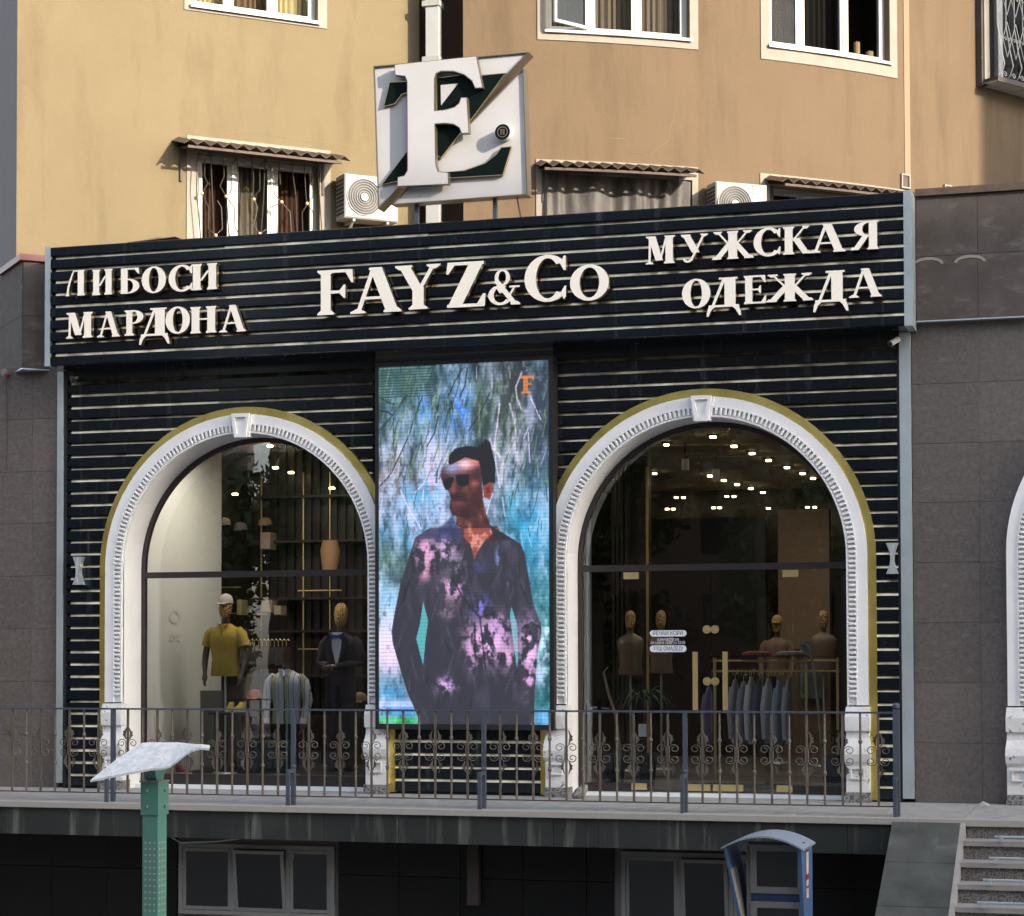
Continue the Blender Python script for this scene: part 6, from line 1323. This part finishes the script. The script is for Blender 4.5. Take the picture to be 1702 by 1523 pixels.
p = at(305, 1285, .8); shoe(Vector((p.x, .8, .122)), mat('crimson_leather', (.30, .02, .05), .5), SW, 'crimson shoe on the display floor behind the teal post', 1, R(70))
p = at(455, 1240, 1.6); m_ = M(); m_.cbox(p.x-.22, p.x+.22, 1.55, 1.75, .12, .50, .02); m_.tube([(p.x-.08, 1.62, .50), (p.x-.07, 1.62, .56), (p.x+.07, 1.62, .56), (p.x+.08, 1.62, .50)], .012, 6); m_.build('travel_bag', mat('dark_green_leather', (.012, .03, .028), .4), label='dark green travel bag on the display floor behind the striped shirt', cat='bag')
p = at(352, 1160, 2.0); m_ = M(); m_.box(p.x-.15, p.x+.13, 1.98, 2.06, .12, 1.1); m_.build('hanging_trousers', cl('grey_trouser_cloth', (.10, .105, .10)), label='grey garment hanging below the mustard polo shirt by the white wall', cat='trousers')
# ghostly letters stuck on the white side wall of the window
X_ = -4.018; m_ = M()
def wy(px, py): 
    d = ray(px, py); k = (X_-CAM.x)/d.x; q = CAM+d*k; return q.y, q.z
y0, z0 = wy(300, 1025); m_.add([(X_, y0-.16+.16*math.cos(a)*f_, z0+.09*math.sin(a)*f_) for f_ in (1, .55) for a in [i*math.pi/8 for i in range(16)]], [(i, (i+1) % 16, 16+(i+1) % 16, 16+i) for i in range(16)])
for a, b, c, d in ((-.3, -.02, -.24, -.20), (-.3, -.22, -.30, -.24), (-.10, -.02, -.30, -.24), (-.18, -.14, -.28, -.24)): m_.add([(X_, y0+a, z0+c), (X_, y0+b, z0+c), (X_, y0+b, z0+d), (X_, y0+a, z0+d)], [(0, 1, 2, 3)])
m_.xf(T(.004, 0, 0)); m_.build('wall_lettering', SW, room)
# ---- plants
def drooper(px, py, Y, n, L_, label, pot=True, mt=PALM):
    p = at(px, py, Y); t = thing('potted_plant', label, 'plant', (p.x, Y, .05)); rp = random.Random(px)
    for i in range(n):
        a = rp.uniform(0, 6.28); l = L_*rp.uniform(.6, 1.1); c_, s_ = math.cos(a), math.sin(a); up_ = rp.uniform(.1, .4)*l; m_ = M(); pr = []
        for k in range(7):
            u = k/6; r_ = l*u*.8; z = p.z+up_*math.sin(u*2.2)*1.2-l*.55*u*u; w_ = .014*(1-u)**.6+.002
            pr.append(((p.x+r_*c_-s_*w_, Y+r_*s_*.7+c_*w_, z), (p.x+r_*c_+s_*w_, Y+r_*s_*.7-c_*w_, z)))
        for k in range(6): m_.add([pr[k][0], pr[k][1], pr[k+1][1], pr[k+1][0]], [(0, 1, 2, 3)])
        m_.build('leaf', mt, t)
    M().tube([(p.x, Y, .3), (p.x, Y, p.z)], .02, 7).build('stem', BARK, t)
    if pot: m_ = M(); m_.loft([(.04, .10, .10, p.x, Y), (.4, .15, .15, p.x, Y), (.42, .14, .14, p.x, Y)], 16); m_.build('pot', BLACKC, t, smooth=True)
    return t
drooper(1072, 1165, 1.3, 34, .55, 'drooping dracaena plant inside the entrance at left', pot=True)
drooper(1020, 1260, 1.0, 20, .5, 'grassy plant low inside the entrance, left of the tall ribbed vase'); drooper(1385, 1225, 1.2, 26, .4, 'bushy green plant inside the entrance at right')
p = at(1063, 1310, .9); t = thing('ribbed_vase', 'tall ribbed black vase with a card on top, inside the entrance', 'vase', (p.x, .9, .04)); m_ = M(); zz = [(.04+i*.03, .075+(.012 if i % 2 else 0), .075+(.012 if i % 2 else 0), p.x, .9) for i in range(20)]; m_.loft(zz, 14); m_.build('vase_body', mat('black_ceramic', (.02, .02, .02), .15), t); M().box(p.x, p.x+.09, .86, .87, .62, .76).build('card', SW, t)
for pts, Y, l_ in (([(1003, 1118), (1012, 1155), (1024, 1190), (1030, 1245), (1028, 1300)], .8, 'dry bare branch standing left inside the entrance'), ([(1345, 1072), (1352, 1110), (1362, 1190), (1370, 1290)], 1.1, 'pale dry branch standing right inside the entrance')):
    q = [at(x, y, Y) for x, y in pts]; m_ = M(); m_.tube(q, [.012, .016, .018, .022, .024][:len(q)], 7); m_.tube([q[0]+Vector((.05, 0, .06)), q[0]], .007, 5); m_.build('dry_branch', mat('dry_wood_'+str(int(Y*10)), (.34, .29, .20), .8), label=l_, cat='branch')
m_ = M(); a, b = at(1140, 1310, 1.6), at(1300, 1310, 1.6); m_.box(a.x, b.x, 1.3, 2.1, .031, .045); m_.build('door_mat', BLACKC, label='black door mat on the shop floor behind the glass doors', cat='door mat')
# ================================================================= THE STREET BEHIND THE CAMERA (seen only in reflections and as shade)
def block(x0, x1, y0, y1, h, mt, label):
    t = thing('apartment_block', label, 'apartment block', ((x0+x1)/2, (y0+y1)/2, GZ)); M().box(x0, x1, y0, y1, GZ, h).build('wall', mt, t)
    m_ = M()
    for i in range(int((x1-x0)/3.2)):
        for j in range(int((h-GZ)/3)): x = x0+.9+i*3.2; z = GZ+1.3+j*3; m_.box(x, x+1.6, y1, y1+.04, z, z+1.5)
    m_.build('window', SCR, t, kind='stuff')
FARW = mat('grey_brown_render', (.11, .10, .09), .9); FARW2 = mat('dull_brick', (.12, .075, .055), .9)
block(-31, -25, -80, -70, 9, FARW, 'low unseen grey block added across the street to limit the sky mirrored in the glass')  # added block, cuts off the low sky mirrored in the shop glass
block(38, 100, -44, -30, 33.0, FARW2, 'tall unseen brick block added across the street, far right, to shade the shop front')  # added block, its roof line shades the shop below the sign
block(-66, -31, -64, -50, 25, FARW, 'long grey apartment block across the street, farthest left'); block(-25, 12, -66, -52, 25, FARW2, 'brick apartment block across the street, middle'); block(-58, -42, -48, 6, 22, FARW2, 'unseen brick block added on the far left to darken the sky from that side')  # last block is added to darken the sky light from the left
block(14, 38, -62, -50, 27, FARW, 'grey tower block across the street, right of the brick one')
def leafmesh(seed, r_, h_, n):
    rt = random.Random(seed); m_ = M(); cl_ = [(rt.uniform(-.6, .6)*r_, rt.uniform(-.6, .6)*r_, rt.uniform(.15, .9)*h_, rt.uniform(.3, .5)*r_) for _ in range(9)]
    for i in range(n):
        c_ = rt.choice(cl_); v = Vector((rt.gauss(0, 1), rt.gauss(0, 1), rt.gauss(0, .8))).normalized()*c_[3]*rt.uniform(.5, 1.05); p = Vector(c_[:3])+v; s_ = rt.uniform(.08, .2)
        a = Vector((rt.gauss(0, 1), rt.gauss(0, 1), rt.gauss(0, 1))).normalized()*s_; b = a.orthogonal().normalized()*s_*.6; m_.add([p-a, p+b, p+a, p-b], [(0, 1, 2, 3)])
    return m_.mesh('crown', LEAF)
crowns = [leafmesh(s_, 3.6, 7.5, 4500) for s_ in (1, 2, 3)]; trunk = M().tube([(0, 0, 0), (.1, 0, 3), (0, .2, 7)], [.28, .22, .12], 8).mesh('trunk', BARK)
for i, (x, y, s_) in enumerate([(-44, -42, 1.3), (-36, -44, 1.1), (-30, -40, 1.2), (-23, -43, 1.0), (-17, -40, 1.25), (-10, -44, 1.1), (-4, -41, 1.2), (3, -44, 1.25), (10, -42, 1.1), (17, -44, 1.25), (25, -42, 1.2), (-52, -44, 1.3)]):
    t = thing('street_tree', 'leafy tree across the street behind the viewer, %s in the row' % (ORD[i-0] if i < 11 else 'farthest'), 'tree', (x, y, GZ), group='trees across the street')
    put('trunk', trunk, t, T(x, y, GZ) @ Matrix.Scale(s_, 4)); put('crown', crowns[i % 3], t, T(x, y, GZ+2.6*s_, i*1.3) @ Matrix.Scale(s_, 4))
